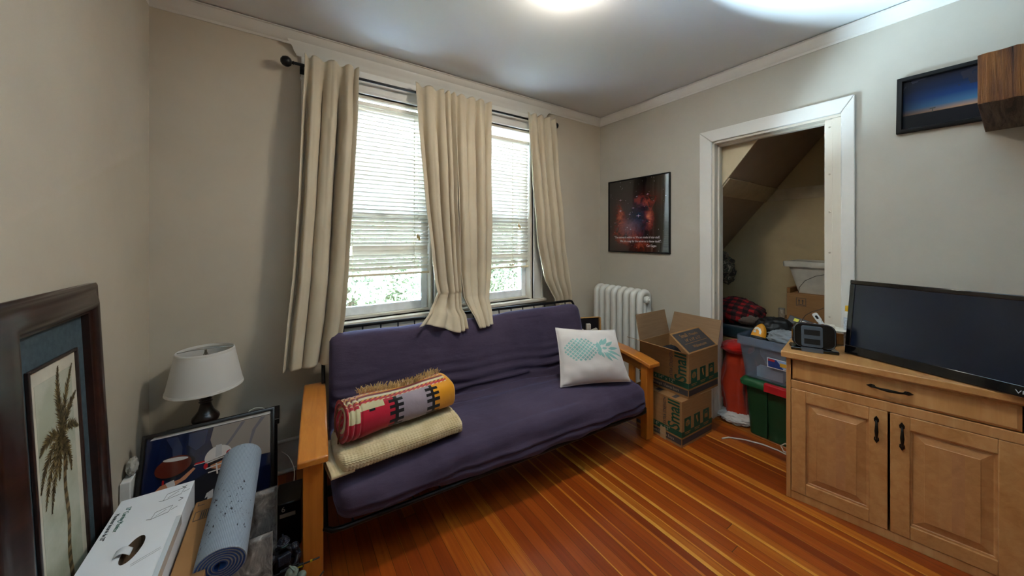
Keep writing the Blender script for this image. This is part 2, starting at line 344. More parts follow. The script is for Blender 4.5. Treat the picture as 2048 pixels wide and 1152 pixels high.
# closet room behind it, under a sloped soffit
CX0, CX1, CY0, CY1 = XR+.12, 4.0, .35, 2.75
def zs(y): return 1.846-1.255*(y-1.378)
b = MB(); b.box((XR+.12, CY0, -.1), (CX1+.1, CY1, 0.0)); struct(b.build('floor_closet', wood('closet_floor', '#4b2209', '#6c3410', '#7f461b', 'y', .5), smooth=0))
b = MB(); b.box((CX1, CY0-.1, 0), (CX1+.1, CY1, CZ)); struct(b.build('wall_closet_back', m_closet, smooth=0))
b = MB(); b.box((CX0, CY0-.1, 0), (CX1, CY0, CZ)); struct(b.build('wall_closet_right', m_closet, smooth=0))
yt = 1.378-(CZ-1.846)/1.255
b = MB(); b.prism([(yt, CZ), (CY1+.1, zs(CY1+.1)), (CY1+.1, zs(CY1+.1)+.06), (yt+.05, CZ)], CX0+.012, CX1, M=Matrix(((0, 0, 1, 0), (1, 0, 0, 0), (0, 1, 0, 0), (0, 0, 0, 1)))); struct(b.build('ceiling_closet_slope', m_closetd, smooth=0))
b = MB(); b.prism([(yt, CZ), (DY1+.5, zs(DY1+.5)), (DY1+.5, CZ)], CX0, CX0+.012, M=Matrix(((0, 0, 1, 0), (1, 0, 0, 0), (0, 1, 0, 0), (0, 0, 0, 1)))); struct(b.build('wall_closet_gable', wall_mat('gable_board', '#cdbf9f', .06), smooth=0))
b = MB(); 
def slopebox(y0, y1, th):   # a board lying under the slope between heights
    n = Vector((0, -1.255, -1)).normalized()
    p = [Vector((0, y0, zs(y0))), Vector((0, y1, zs(y1))), Vector((0, y1, zs(y1)))+n*th, Vector((0, y0, zs(y0)))+n*th]
    return [(q.y, q.z) for q in p]
b.prism(slopebox(1.30, 1.40, .012), CX0+.015, CX1, M=Matrix(((0, 0, 1, 0), (1, 0, 0, 0), (0, 1, 0, 0), (0, 0, 0, 1))))
b.box((CX1-.012, CY0, 1.82), (CX1, 1.38, 1.93))
struct(b.build('trim_4', P('#b8a482', .6, bs=.2), bevel=.002))

# ------------------------------------------------------------------ windows
m_glass = glass_mat(); m_blind = blind_mat(); m_cord = P('#e6dcc4', .7)
def window(i, x0, x1):
    w = struct(empty('window_%d' % i, ((x0+x1)/2, YW, WZ0))); L = (x1-x0)/2; H = WZ1-WZ0
    b = MB(); b.box((-L, .0, 0), (-L+.02, .2, H)); b.box((L-.02, 0, 0), (L, .2, H)); b.box((-L, 0, H-.02), (L, .2, H)); b.box((-L, .04, 0), (L, .2, .02)); b.build('window_jamb', m_trimold, w, bevel=.002)
    mid = .735
    def sash(y, z0, z1, st, nm):
        b = MB(); a = L-.02
        b.box((-a, y, z0), (-a+st, y+.035, z1)); b.box((a-st, y, z0), (a, y+.035, z1)); b.box((-a+st, y, z0), (a-st, y+.035, z0+st+.012)); b.box((-a+st, y, z1-st), (a-st, y+.035, z1))
        s_ = b.build(nm, m_vinyl, w, bevel=.004)
        b = MB(); b.box((-a+st, y+.015, z0+st+.012), (a-st, y+.019, z1-st)); b.build('pane', m_glass, s_, smooth=0)
    sash(.07, .02, mid+.02, .05, 'lower_sash'); sash(.115, mid-.02, H-.02, .05, 'upper_sash')
    b = MB(); b.box((-.035, .055, mid+.0), (.035, .075, mid+.03)); b.build('sash_lock', P('#e8e4da', .4), w, bevel=.004)
window(1, *W1); window(2, *W2)
# casings, stool, head with cornice
b = MB()
for x0, x1 in ((W1[0]-.115, W1[0]), (W1[1], W2[0]), (W2[1], W2[1]+.115)):
    b.box((x0, YW-.022, WZ0), (x1, YW, WZ1)); b.box((x0, YW-.03, WZ0), (x0+.02, YW, WZ1)); b.box((x1-.02, YW-.03, WZ0), (x1, YW, WZ1))
b.box((W1[0]-.115, YW-.025, WZ1), (W2[1]+.115, YW, 2.60)); b.box((W1[0]-.12, YW-.032, WZ1), (W2[1]+.12, YW, WZ1+.018))
struct(b.build('trim_5', m_trim, bevel=.003))
b = MB(); pr = [(0, 0), (.02, 0), (.024, .01), (.034, .02), (.04, .038), (.062, .06), (.066, .072), (0, .072)]
rr = [[(x+sg*o, YW-o-.0, 2.60+u) for o, u in pr] for x, sg in ((W1[0]-.12, -1), (W2[1]+.12, 1))]
b.loft(rr); struct(b.build('trim_6', m_trim, smooth=30))
b = MB(); b.box((W1[0]-.14, YW-.05, WZ0-.028), (W2[1]+.14, YW+.06, WZ0)); b.box((W1[0]-.115, YW-.02, WZ0-.11), (W2[1]+.115, YW, WZ0-.028))
struct(b.build('trim_7', m_trimold, bevel=.006, seg=3))
# venetian blinds
def blind(x0, x1, ztop, zbot, label, missing, lad, seed):
    rnd = random.Random(seed); r = empty('venetian_blind', ((x0+x1)/2, YW+.032, ztop), label=label, cat='blind', group='white venetian blinds in the windows')
    L = (x1-x0)/2; b = MB(); b.box((-L, -.014, -.03), (L, .014, 0)); b.build('headrail', P('#efe9dc', .4), r, bevel=.003)
    n = int((ztop-zbot-.05)/.030); b = MB()
    def slat(xa, xb, z, tilt, sag=0):
        rings = []
        for x in (xa, xb):
            ring = []
            for k in range(5):
                q = (k/4-.5)*.034; h = .0028*(1-(k/2-1)**2)
                ring.append((x, q*math.cos(tilt)-h*math.sin(tilt), z+q*math.sin(tilt)+h*math.cos(tilt)+(sag if x == xb else 0)))
            rings.append(ring+[(p[0], p[1], p[2]-.0007) for p in reversed(ring)])
        b.loft(rings)
    for k in range(n):
        z = -.045-k*.030; tl = R(-50+rnd.uniform(-3, 3))
        if k in missing:
            xa, xb, tt = missing[k]; 
            if tt is not None: slat(xa, xb, z, R(tt))
        else: slat(-L+.004, L-.004, z, tl, rnd.uniform(-.0015, .0015))
    b.build('slats', m_blind, r, smooth=60)
    b = MB(); b.box((-L, -.013, zbot-ztop-.004), (L, .013, zbot-ztop+.012)); b.build('bottom_rail', P('#d9c9a8', .5), r, bevel=.003)
    b = MB()
    for x in lad:
        for yy in (-.0125, .0125): b.tube([(x, yy, -.03), (x, yy, zbot-ztop)], .0012, 5)
        for k in range(n): b.box((x-.004, -.014, -.048-k*.030), (x+.004, -.011, -.040-k*.030))
    b.build('ladder_cord', m_cord, r)
    return r, n
# index of slats near z=1.31..1.36 twisted flat on the left blind
r1, n1 = blind(W1[0]+.022, W1[1]-.022, 2.415, 1.185, 'white venetian blind with a twisted slat gap, in the left window', {33: (-.19, .35, -84), 34: (-.19, .35, -78)}, (-.19, .24), 1)
r2, n2 = blind(W2[0]+.022, W2[1]-.022, 2.36, 1.185, 'white venetian blind in the right window with slats packed loosely near its foot', {34: (-.35, .35, -80)}, (-.19, .17), 2)
for r_, x, z in ((r1, .27, -.93), (r2, .24, -.77)):
    b = MB(); b.tube([(x-.004, -.018, -.02), (x-.006, -.02, z)], .0008, 5); b.tube([(x+.004, -.018, -.02), (x+.006, -.02, z-.015)], .0008, 5); b.build('pull_cord', m_cord, r_)
    b = MB()
    for dx, dz in ((-.006, 0), (.006, -.015)): b.lathe([(.002, 0), (.005, -.004), (.008, -.03), (.004, -.034)], 10, M=Matrix.Translation((x+dx, -.02, z+dz)))
    b.build('cord_tassel', P('#c9a45e', .4), r_)

# ------------------------------------------------------------------ curtain rod and curtains
rod = empty('curtain_rod', (1.08, 2.457, 2.525), label='black metal curtain rod with ball finials above both windows', cat='curtain rod')
b = MB(); b.tube([(-1.03, 0, -.003), (1.03, 0, .006)], .009, 12); b.build('pole', m_blackmetal, rod)
for s_ in (-1, 1):
    b = MB(); b.lathe([(.0, -.045), (.006, -.045), (.012, -.04), (.009, -.035), (.009, -.03), (.02, -.026), (.03, -.012), (.031, .0), (.026, .016), (.012, .027), (0, .029)], 20, M=Matrix.Translation((s_*1.075, 0, -.003 if s_ < 0 else .006)) @ Matrix.Rotation(s_*R(90), 4, 'Y')); b.build('finial', m_blackmetal, rod)
for x in (-.99, -.02, .99):
    b = MB(); b.box((x-.008, 0, -.014), (x+.008, .052, -.008)); b.box((x-.012, .05, -.04), (x+.012, .056, .02)); b.build('bracket', m_blackmetal, rod)
def interp(tab, z):   # tab sorted by descending z
    if z >= tab[0][0]: return tab[0][1:]
    for a, c in zip(tab, tab[1:]):
        if z >= c[0]:
            t = (a[0]-z)/(a[0]-c[0]); t = t*t*(3-2*t) if len(a) > 9 else t
            return tuple(p+(q-p)*t for p, q in zip(a[1:], c[1:]))
    return tab[-1][1:]
def curtain(label, tab, folds, seed, mat, tail=None, nz=170):
    # tab rows: z, x_left, x_right, y_centre, fold depth; tail(u, k) -> offset of the hem, k = 0..1 over the last stretch
    b = MB(); z0, z1 = tab[0][0], tab[-1][0]; nu = folds*18
    rnd = random.Random(seed); cuts = [0]
    for k in range(folds): cuts.append(cuts[-1]+rnd.uniform(.55, 1.5))
    cuts = [c/cuts[-1] for c in cuts]; deep = [rnd.uniform(.6, 1.35) for _ in range(folds+1)]; lean = [rnd.uniform(-.5, .5) for _ in range(folds+1)]
    def f(u, v):
        z = z0+(z1-z0)*v; xl, xr, yc, am = interp(tab, z)
        w = u+.035*noise.noise(Vector((u*3, v*1.6, seed*3.3)))*(1-abs(2*u-1)**4); w = min(max(w, 0), 1)
        k = 0
        while k < folds-1 and w > cuts[k+1]: k += 1
        q = (w-cuts[k])/(cuts[k+1]-cuts[k]); d = deep[k]*(1-q)+deep[k+1]*q
        d *= .9+.35*noise.noise(Vector((k*2.7, v*1.2, seed)))
        s_ = math.cos(2*PI*q); s_ = math.copysign(abs(s_)**.62, s_)
        x = xl+(xr-xl)*(u+.25*(w-u))+am*.55*math.sin(2*PI*q)*(.5+lean[k])*(1 if .03 < u < .97 else 0)
        y = yc-am*d*s_+.012*noise.noise(Vector((x*7, z*2.2, seed)))*min(1, v*5)+.004*noise.noise(Vector((x*22, z*9, seed)))
        if v < .035: y = yc+(y-yc)*.8-.004*math.sin(v/.035*PI)
        zz = z+.010*math.cos(2*PI*q)*(1-min(1, v*30))
        if tail and v > tail[0]: dx, dy, dz = tail[1](u, (v-tail[0])/(1-tail[0])); x += dx; y += dy; zz += dz
        return (x, y, zz)
    b.grid(f, nu, nz); o = b.build('curtain', mat, None, smooth=180, solid=.003, fix=False)
    tag(o, label, 'curtain', 'beige curtains on the rod'); return o
m_cur = fabric('#c6b89f', .05, 700, .12, .8, .15, .05)
t0 = 2.575
curtain('long beige curtain at the far left, hanging straight down past the arm of the futon',
    [(t0, .10, .41, 2.430, .013), (2.50, .10, .405, 2.424, .016), (2.2, .085, .395, 2.42, .045), (1.7, .065, .365, 2.41, .048), (1.2, .035, .335, 2.39, .048), (.95, .01, .312, 2.36, .046), (.69, -.01, .268, 2.34, .046)], 4, 1, m_cur)
curtain('centre beige curtain panel, left of the pair, its pale hem flopped onto the futon back',
    [(t0, .785, 1.09, 2.430, .013), (2.50, .785, 1.09, 2.424, .016), (2.1, .81, 1.095, 2.42, .042), (1.73, .843, 1.095, 2.41, .044), (1.36, .882, 1.105, 2.40, .044), (1.14, .90, 1.108, 2.38, .042), (1.0, .925, 1.10, 2.35, .04), (.93, .93, 1.09, 2.30, .03), (.89, .92, 1.10, 2.235, .022), (.80, .90, 1.10, 2.185, .018)], 4, 2, m_cur,
    (.86, lambda u, k: (-.20*k*max(0, .75-u)-.02*k, -.02*k*u+.01, .085*k*max(0, .8-u)+.015*k*math.sin(7*u))))
curtain('centre beige curtain panel, right of the pair, bunched to a point on the futon back',
    [(t0, 1.085, 1.425, 2.430, .013), (2.50, 1.085, 1.42, 2.424, .016), (2.1, 1.09, 1.402, 2.42, .042), (1.56, 1.105, 1.404, 2.41, .046), (1.19, 1.115, 1.392, 2.40, .044), (1.0, 1.125, 1.35, 2.36, .042), (.93, 1.14, 1.31, 2.30, .034), (.88, 1.15, 1.27, 2.23, .02), (.80, 1.17, 1.22, 2.18, .012)], 4, 3, m_cur,
    (.9, lambda u, k: (.09*k*max(0, u-.3), -.015*k, .03*k*max(0, u-.5))))
curtain('narrow beige curtain at the far right, tucked behind the futon corner near the radiator',
    [(t0, 1.80, 2.12, 2.430, .013), (2.50, 1.80, 2.12, 2.424, .016), (2.0, 1.832, 2.145, 2.42, .040), (1.44, 1.877, 2.20, 2.41, .042), (1.07, 1.955, 2.25, 2.40, .038), (.9, 2.06, 2.275, 2.385, .028), (.62, 2.14, 2.285, 2.40, .016)], 4, 4, m_cur)

# ------------------------------------------------------------------ futon
FA = R(-4.1)
fut = empty('futon_sofa', (.10, 1.66, 0), FA, label='futon sofa with navy purple mattress, honey wood arms and black metal frame under the window', cat='sofa')
MF = Matrix.Translation((.10, 1.66, 0)) @ Matrix.Rotation(FA, 4, 'Z')
def cat_rom(pts, k=4):
    out = []; n = len(pts)
    for i in range(n):
        p0, p1, p2, p3 = [Vector(pts[(i+j) % n]) for j in (-1, 0, 1, 2)]
        for s in range(k):
            t = s/k; out.append(.5*((2*p1)+(-p0+p2)*t+(2*p0-5*p1+4*p2-p3)*t*t+(-p0+3*p1-3*p2+p3)*t**3))
    return out
SEC = [(-.098, .325), (-.070, .395), (.03, .432), (.15, .442), (.30, .430), (.42, .405), (.482, .415), (.515, .50), (.55, .62), (.59, .74), (.615, .81), (.65, .855), (.69, .865), (.728, .84), (.735, .77), (.71, .64), (.67, .48), (.61, .33), (.52, .285), (.30, .262), (.10, .252), (-.03, .245), (-.082, .262)]
sec = cat_rom(SEC, 8); cen = Vector((.3, .35))
def mattress():
    b = MB(); rings = []; NX = 150; x0, x1 = .075, 2.02
    for i in range(NX+1):
        u = i/NX; x = x0+(x1-x0)*u; ed = min(u, 1-u)*(x1-x0)
        sh = 1 if ed > .07 else math.sqrt(max(0, 1-(1-ed/.07)**2))*.999+.001
        ring = []
        for j, p in enumerate(sec):
            # medial line so that rounding at the ends shrinks the thickness only
            if p.x < .5 and p.y < .45: m = Vector((min(max(p.x, .0), .5), .345))
            else:
                t = min(max((p.y-.40)/(.82-.40), 0), 1); m = Vector((.585+(.67-.585)*t, .40+(.82-.40)*t))
            q = m+(p-m)*(.35+.65*sh)
            seat = p.x < .47 and p.y > .40; fold = math.exp(-((p.x-.48)/.14)**2-((p.y-.45)/.13)**2)
            d = .010*noise.noise(Vector((x*3, p.x*5, p.y*5)))+.004*noise.noise(Vector((x*9, p.x*12, p.y*12)))
            wx = x+.25*p.y
            d += fold*(.020*math.sin(95*(p.x*.6+p.y)+8*noise.noise(Vector((x*2.2, 0, 3))))*(.4+.6*abs(noise.noise(Vector((x*2, 7, 1))))*2)+.004*noise.noise(Vector((x*4, p.x*60, p.y*60))))
            if p.x < .02 and p.y < .42: d += .010*noise.noise(Vector((wx*7, 1, p.y*10)))+.008*math.sin(34*p.y+6*noise.noise(Vector((x*1.5, 5, 0))))
            if seat: d += .012*math.sin(PI*min(1, max(0, u)))*math.exp(-((p.x-.18)/.15)**2) - .006*noise.noise(Vector((x*2.1, 3, p.x*3)))
            if p.x < -.02:
                wv = .006*noise.noise(Vector((x*2.5, 8, 0))); d -= .016*math.exp(-((p.y-.302-wv)/.006)**2); d += .006*math.exp(-((p.y-.318-wv)/.008)**2)+.006*math.exp(-((p.y-.286-wv)/.008)**2)
            if p.y > .82: d += .012*noise.noise(Vector((x*2.4, 11, 0)))
            nrm = (p-m); nrm = nrm.normalized() if nrm.length > 1e-5 else Vector((0, 1))
            q = q+nrm*d*sh; sag = -.012*math.sin(PI*u) if p.y < .5 else .0
            ring.append((x+.010*noise.noise(Vector((p.x*4, p.y*4, 9 if u < .5 else 17)))*(ed < .1), q.x, q.y+sag))
        rings.append(ring)
    b.loft(rings); return b
m_navy = NT('navy_cotton'); v = m_navy.coord(); f = m_navy.noise(v, 3, 6, .65)
lint = m_navy.ramp(m_navy.noise(m_navy.coord((60, 9, 60)), 2.2, 2), [(.80, (0, 0, 0, 1)), (.83, (1, 1, 1, 1))])
m_navy.set(Base_Color=m_navy.mix(m_navy.math('MULTIPLY', lint, .25), m_navy.ramp(f, [(.3, lin('#3d3346')), (.7, lin('#4b4053'))]), lin('#8c86a4')), Roughness=.85, Sheen_Weight=.5, Sheen_Roughness=.4, Specular_IOR_Level=.2, Sheen_Tint=lin('#8f9ad0'))
m_navy.bump(m_navy.math('ADD', m_navy.noise(m_navy.coord((3, 9, 9)), 3, 6, .6), m_navy.math('MULTIPLY', m_navy.noise(v, 600, 1), .12)), .35, .012); m_navy = m_navy.m
mt = mattress().build('mattress', m_navy, fut, smooth=180)
# arms
def arm(x, name='arm'):
    e = empty('arm', (x, 0, 0)); e.parent = fut
    def zt(y): return .60-.24*(y-.36)**2
    b = MB(); rings = []
    for k in range(25):
        y = -.075+(.80)*k/24; z = zt(y); w = .055; rings.append([(-w, y, z-.028), (w, y, z-.028), (w, y, z), (-w, y, z)])
    b.loft(rings); b.build('armrest', m_piney, e, bevel=.006, seg=3, smooth=40)
    for y in (-.035, .62):
        b = MB(); b.box((-.037, y-.0, 0), (.037, y+.055, zt(y+.02)-.028)); b.build('post', m_pine, e, bevel=.003)
    b = MB(); rings = []
    for k in range(13):
        y = .02+.60*k/12; z = zt(y)-.0285; rings.append([(-.011, y, z-.075), (.011, y, z-.075), (.011, y, z), (-.011, y, z)])
    b.loft(rings); b.build('upper_rail', m_piney, e, bevel=.002)
    b = MB(); b.box((-.011, .02, .10), (.011, .62, .19)); b.build('lower_rail', m_piney, e, bevel=.002)
    for k in range(4):
        y = .10+k*.115; b = MB(); b.box((-.008, y, .188), (.008, y+.055, zt(y)-.10)); b.build('slat', m_pine, e, bevel=.002)
    b = MB(); b.box((-.03, .0, .565), (.03, .004, .567)); 
    return e
arm(.0); arm(2.105)
b = MB()
q = .011
b.tube([(.045, .70, .30), (.045, .05, .235), (.045, -.035, .225), (.07, -.050, .220), (.11, -.056, .219), (1.0, -.056, .217), (1.98, -.056, .219), (2.03, -.050, .220), (2.058, -.03, .226), (2.058, .05, .235), (2.058, .70, .30)], q, 10)
b.tube([(.06, .50, .25), (2.04, .50, .25)], .011, 8)
for k in range(15): x = .15+k*.13; b.tube([(x, -.056, .219), (x, .50, .25)], .004, 6)
b.build('seat_frame', m_blackmetal, fut)
b = MB()
b.tube([(.045, .53, .30), (.045, .70, .62), (.045, .762, .85), (.06, .768, .872), (.09, .77, .878), (2.02, .77, .878), (2.045, .768, .872), (2.058, .762, .85), (2.058, .70, .62), (2.058, .53, .30)], q, 10)
for k in range(17): x = .16+k*.113; b.tube([(x, .56, .31), (x, .745, .70), (x, .77, .872)], .005, 6)
b.build('back_frame', m_blackmetal, fut)
b = MB(); b.box((.035, .30, .13), (2.07, .325, .17)); b.box((.035, .325, .165), (2.07, .33, .17)); b.build('stretcher', P('#1d1d20', .35, .5), fut, bevel=.003)

# ------------------------------------------------------------------ blankets on the futon
def sup(t, a, h, e=2.6): c, s_ = math.cos(t), math.sin(t); return (math.copysign(abs(c)**(2/e), c)*a, math.copysign(abs(s_)**(2/e), s_)*h)
cr = empty('crochet_blanket', (.185, 1.60, .4375), R(2.5), label='folded cream crochet blanket on the left of the futon seat, under the striped blanket', cat='blanket')
m_cro = NT('cream_yarn'); v = m_cro.coord(); 
m_cro.set(Base_Color=m_cro.ramp(m_cro.noise(v, 14, 4), [(.3, lin('#bda87c')), (.7, lin('#d4c29b'))]), Roughness=.9, Sheen_Weight=.2); m_cro.bump(m_cro.noise(v, 500, 2), .3, .003)
geo = m_cro.n('ShaderNodeNewGeometry'); m_cro = m_cro.m
def crochet():
    b = MB(); NU, NV = 300, 120; Lx = .60
    def f(u, v):
        t = 2*PI*v+PI*1.5; y, z = sup(t, .15, .036, 3.2); ed = min(u, 1-u)*Lx; k = 1 if ed > .03 else math.sqrt(max(0, 1-(1-ed/.03)**2))*.9+.1
        z = z*k+.036; y = y*k+.12
        x = u*Lx; per = v*.66
        su = math.sin(x*2*PI/.014+(PI if int(per/.0085) % 2 else 0)); sv = math.sin(per*2*PI/.0170*2)
        bp = .0040*(su*.5+abs(sv)*1.0-.5)
        n = Vector((0, math.cos(t), math.sin(t))); z += n.z*bp; y += n.y*bp
        y += .012*noise.noise(Vector((x*5, 1, 2)))-.05*(x/Lx-.5)*0; z += .012*noise.noise(Vector((x*4, y*5, 2)))*k+.012*(1-u)**3
        return (x, y, max(z, .002+.0))
    b.grid(f, NU, NV, 0, None)
    return b
crb = crochet().build('crochet_cloth', m_cro, cr, smooth=180)
cr2 = MB()
def lay(u, v):
    x = -.035+.09*u; t = 2*PI*v; y, z = sup(t, .15, .017, 3); per = v*.66
    bp = .002*(math.sin(x*2*PI/.014)+abs(math.sin(per*PI/.0085))); return (x-.018*math.cos(t*1)*.5, y+.125, z+.018+bp*math.sin(t))
cr2.grid(lay, 40, 110); cr2.build('folded_edge', m_cro, cr, smooth=180)

rug = empty('striped_rug_blanket', (.225, 1.63, .523), R(4.5), label='rolled woven blanket in red, lilac and yellow with black combs, on the cream blanket', cat='blanket')
K_RED, K_LIL, K_YEL, K_BLK, K_CRM, K_MAR, K_ORG = range(7)
kmats = [fabric(h, .14, 420, .5) for h in ('#a3182c', '#8d8088', '#c8861c', '#141214', '#bdb48e', '#6d1a1c', '#b05a18')]
def kil():
    b = MB(); Lx = .56
    def f(u, v):
        t = 2*PI*v-PI/2; h = .077; y, z = sup(t, .125-.012*u, h*(1-.06*math.sin(PI*u)), 2.5)
        ed = min(u, 1-u)*Lx; k = 1 if ed > .028 else math.sqrt(max(0, 1-(1-ed/.028)**2))*.8+.2
        if u > .5: y *= k; z = z*k
        # folds stacked at the left end
        g = 0
        for gx, gd in ((.012, .012), (.035, .010), (.062, .007)): g -= gd*math.exp(-(((u*Lx)-gx)/.004)**2)
        n = Vector((math.cos(t), math.sin(t))); y += n.x*g; z += n.y*g
        x = u*Lx+.012*math.sin(t*1)*(1-u)
        w = .006*noise.noise(Vector((x*8, math.cos(t)*1.5, math.sin(t)*1.5)))+.0008*math.sin(x*2*PI/.0042)
        y += n.x*w; z += n.y*w
        return (x, y+.125, z+.077)
    def mf(u, v):
        # v: 0 bottom, .5 top (increasing counter-clockwise via back?)
        t = (2*PI*v-PI/2) % (2*PI); front = math.cos(t) < 0; s_ = math.sin(t)   # y negative = front
        if not front or s_ > .93:
            c = (1-abs(s_)) if not front else 0
            band = int((v*60)) % 6; zig = int(u*46+(v*80)) % 2
            if s_ > .35: 
                if u > .93: return K_YEL
                return (K_CRM, K_MAR if zig else K_YEL, K_RED, K_ORG if zig else K_CRM, K_YEL, K_MAR)[band]
            return K_ORG if band % 2 else K_MAR
        q = (s_+1)/2  # 0 bottom ..1 top on front
        if u < .10: return K_CRM if .60 < q < .92 and u > .012 else K_RED
        for uc in (.40, .74):
            du = u-uc
            if abs(du) < .014 and q < .97: return K_BLK
            if q < .95:
                k = (v*34) % 2
                if k < 1 and abs(du) < .062: return K_BLK
        if .17 < u < .22 and .80 < q < .86: return K_BLK
        if u < .40: return K_CRM if q > .86 and u < .30 else K_RED
        if u < .74: return K_LIL
        return K_YEL
    b.grid(f, 260, 220, 0, mf); return b
# orient so that v runs bottom->back->top->front
kc = kil()
def capring(q):
    o_ = []
    for i_ in range(80):
        y, z = sup(2*PI*i_/80-PI/2, .125*q, .077*q, 2.5); o_.append((.012*math.sin(2*PI*i_/80-PI/2)+.004*math.sin(q*22)+(.004*(1-q)), y+.125, z+.077))
    return o_
qs = [1.0, .90, .80, .70, .60, .50, .40, .30, .2, .05]
for i_ in range(9): kc.loft([capring(qs[i_]), capring(qs[i_+1])], (K_RED, K_RED, K_MAR, K_RED, K_CRM, K_RED, K_MAR, K_RED, K_RED)[i_], False)
kc.poly(list(reversed(capring(.05))), K_MAR)
kb = kc.build('rolled_cloth', kmats, rug, smooth=180)
b = MB(); rnd = random.Random(3)
for k in range(230):
    x = .10+.43*k/230+rnd.uniform(-.002, .002); row = k % 2; y = .125+(.10 if row else .045)+.02*math.sin(x*14); z = .077+.069-(.012 if row else 0)
    a = rnd.uniform(-.5, .5); L_ = rnd.uniform(.024, .042); p = Vector((x, y, z)); d = Vector((math.sin(a)*.6, -.2+.5*(rnd.random()-.3), .75)).normalized()
    b.tube([p, p+d*L_*.6, p+d*L_+Vector((a*.008, -.004, -.003))], [.0028, .0022, .0012], 5)
b.build('fringe', P('#c9ad78', .9, bs=.3), rug)['kind'] = 'stuff'
b = MB(); b.tube([(-.0, .10, .13), (-.012, .08, .10), (-.016, .07, .06), (-.02, .075, .0)], .0035, 6); b.tube([(.02, .14, .142), (-.01, .12, .135), (-.02, .14, .09), (-.022, .13, .03)], .0035, 6); b.build('cord_tie', P('#6b3215', .8), rug)

# ------------------------------------------------------------------ cushion
cush = empty('throw_pillow', label='white throw pillow with a teal pineapple print propped at the right end of the futon', cat='pillow')
cBL, cBR, cTL, cTR = Vector((1.535, 1.70, .452)), Vector((2.005, 1.50, .452)), Vector((1.632, 1.862, .80)), Vector((2.03, 1.655, .772))
cn = ((cBR-cBL).cross(cTL-cBL)).normalized()
def pil(u, v, s_):   # u,v in -1..1 ; s_=+1 front, -1 back
    a, c = (u+1)/2, (v+1)/2
    # pull the sides in between the corners
    pin = .055; uu = u*(1-pin*(1-v*v)); vv = v*(1-pin*(1-u*u)); a, c = (uu+1)/2, (vv+1)/2
    p = cBL*(1-a)*(1-c)+cBR*a*(1-c)+cTL*(1-a)*c+cTR*a*c
    e = max(0, (1-abs(u)**2.2))*max(0, (1-abs(v)**2.2)); th = .092*e**.5
    th += s_*0+.006*e*noise.noise(Vector((u*2.5, v*2.5, 3*s_)))*2
    rad = math.hypot(u-math.copysign(1, u), v-math.copysign(1, v)); th += .008*math.sin(rad*17)*math.exp(-rad*2.2)*e**.3
    return p+cn*(s_*th-.0)
b = MB()
NPX = 56
for s_ in (1, -1): b.grid(lambda a, c: pil(a*2-1, c*2-1, s_), NPX, NPX, 0 if s_ > 0 else 1)
# pineapple, printed on the front: laid on the cover 0.6 mm proud
def dec(pts):
    n = len(pts); cx = sum(p[0] for p in pts)/n; cy = sum(p[1] for p in pts)/n; o = [pil(cx, cy, 1)+cn*.0012]
    ring = []
    for i in range(n):
        a, c = pts[i], pts[(i+1) % n]
        for t in (0, .5): ring.append((a[0]+(c[0]-a[0])*t, a[1]+(c[1]-a[1])*t))
    mid = [((x+cx)/2, (y+cy)/2) for x, y in ring]; m = len(ring)
    vs = o+[pil(x, y, 1)+cn*.0012 for x, y in mid]+[pil(x, y, 1)+cn*.0012 for x, y in ring]
    fs = [(0, 1+i, 1+(i+1) % m) for i in range(m)]+[(1+i, 1+m+i, 1+m+(i+1) % m, 1+(i+1) % m) for i in range(m)]; b.add(vs, fs, 2)
ex, ey, ea, eb = -.40, .17, .50, .44
for i in range(-7, 8):
    for j in range(-7, 8):
        du, dv = .135, .150; x = ex+(i+j)*du/2; y = ey+(i-j)*dv/2
        q = math.hypot((x-ex)/ea, (y-ey)/eb)
        if q < 1.02:
            k = .40*(1-.25*min(1, q)**3)
            cl = lambda X, Y: (ex+(X-ex)*min(1, 1/max(1e-4, math.hypot((X-ex)/ea, (Y-ey)/eb))), ey+(Y-ey)*min(1, 1/max(1e-4, math.hypot((X-ex)/ea, (Y-ey)/eb))))
            dec([cl(x-du*k, y), cl(x, y-dv*k), cl(x+du*k, y), cl(x, y+dv*k)])
def leaf(x, y, a, L_, w):
    c, s_ = math.cos(a), math.sin(a); dec([(x+c*t*L_-s_*q*w, y+s_*t*L_+c*q*w) for t, q in ((0, 0), (.3, -.45), (.65, -.4), (1, 0), (.65, .35), (.3, .5))])
for x, y, a, L_, w in ((.12, .18, 0, .12, .5), (.12, .25, 1.3, .12, .10), (.14, .10, -1.3, .14, .10), (.22, .28, 1.1, .26, .11), (.30, .30, .95, .30, .12), (.38, .26, .6, .30, .12), (.26, .19, .1, .16, .10), (.44, .18, .1, .30, .11), (.40, .12, -.35, .38, .10), (.34, .08, -.65, .42, .10), (.28, .08, -.95, .36, .10), (.2, .08, -1.2, .2, .09), (.55, .08, -.5, .3, .07)): leaf(.08+(x-.12)*1.18, .17+(y-.18)*1.2, a, L_*1.22, w*1.15)
m_pw = fabric('#d3cdc9', .03, 700, .2); m_teal = fabric('#88b5b0', .06, 700, .2)
b.build('pillow_cover', [m_pw, fabric('#3d5f70', .08, 700, .2), m_teal], cush, smooth=180, fix=False)
b = MB(); ring = []
for k in range(120):
    t = k/120*4; s_ = t % 1*2-1; q = [(s_, -1), (1, s_), (-s_, 1), (-1, -s_)][int(t)]; ring.append(pil(q[0], q[1], 1))
ring.append(ring[0]); b.tube(ring, .0035, 6, caps=False); b.build('piping', m_pw, cush)

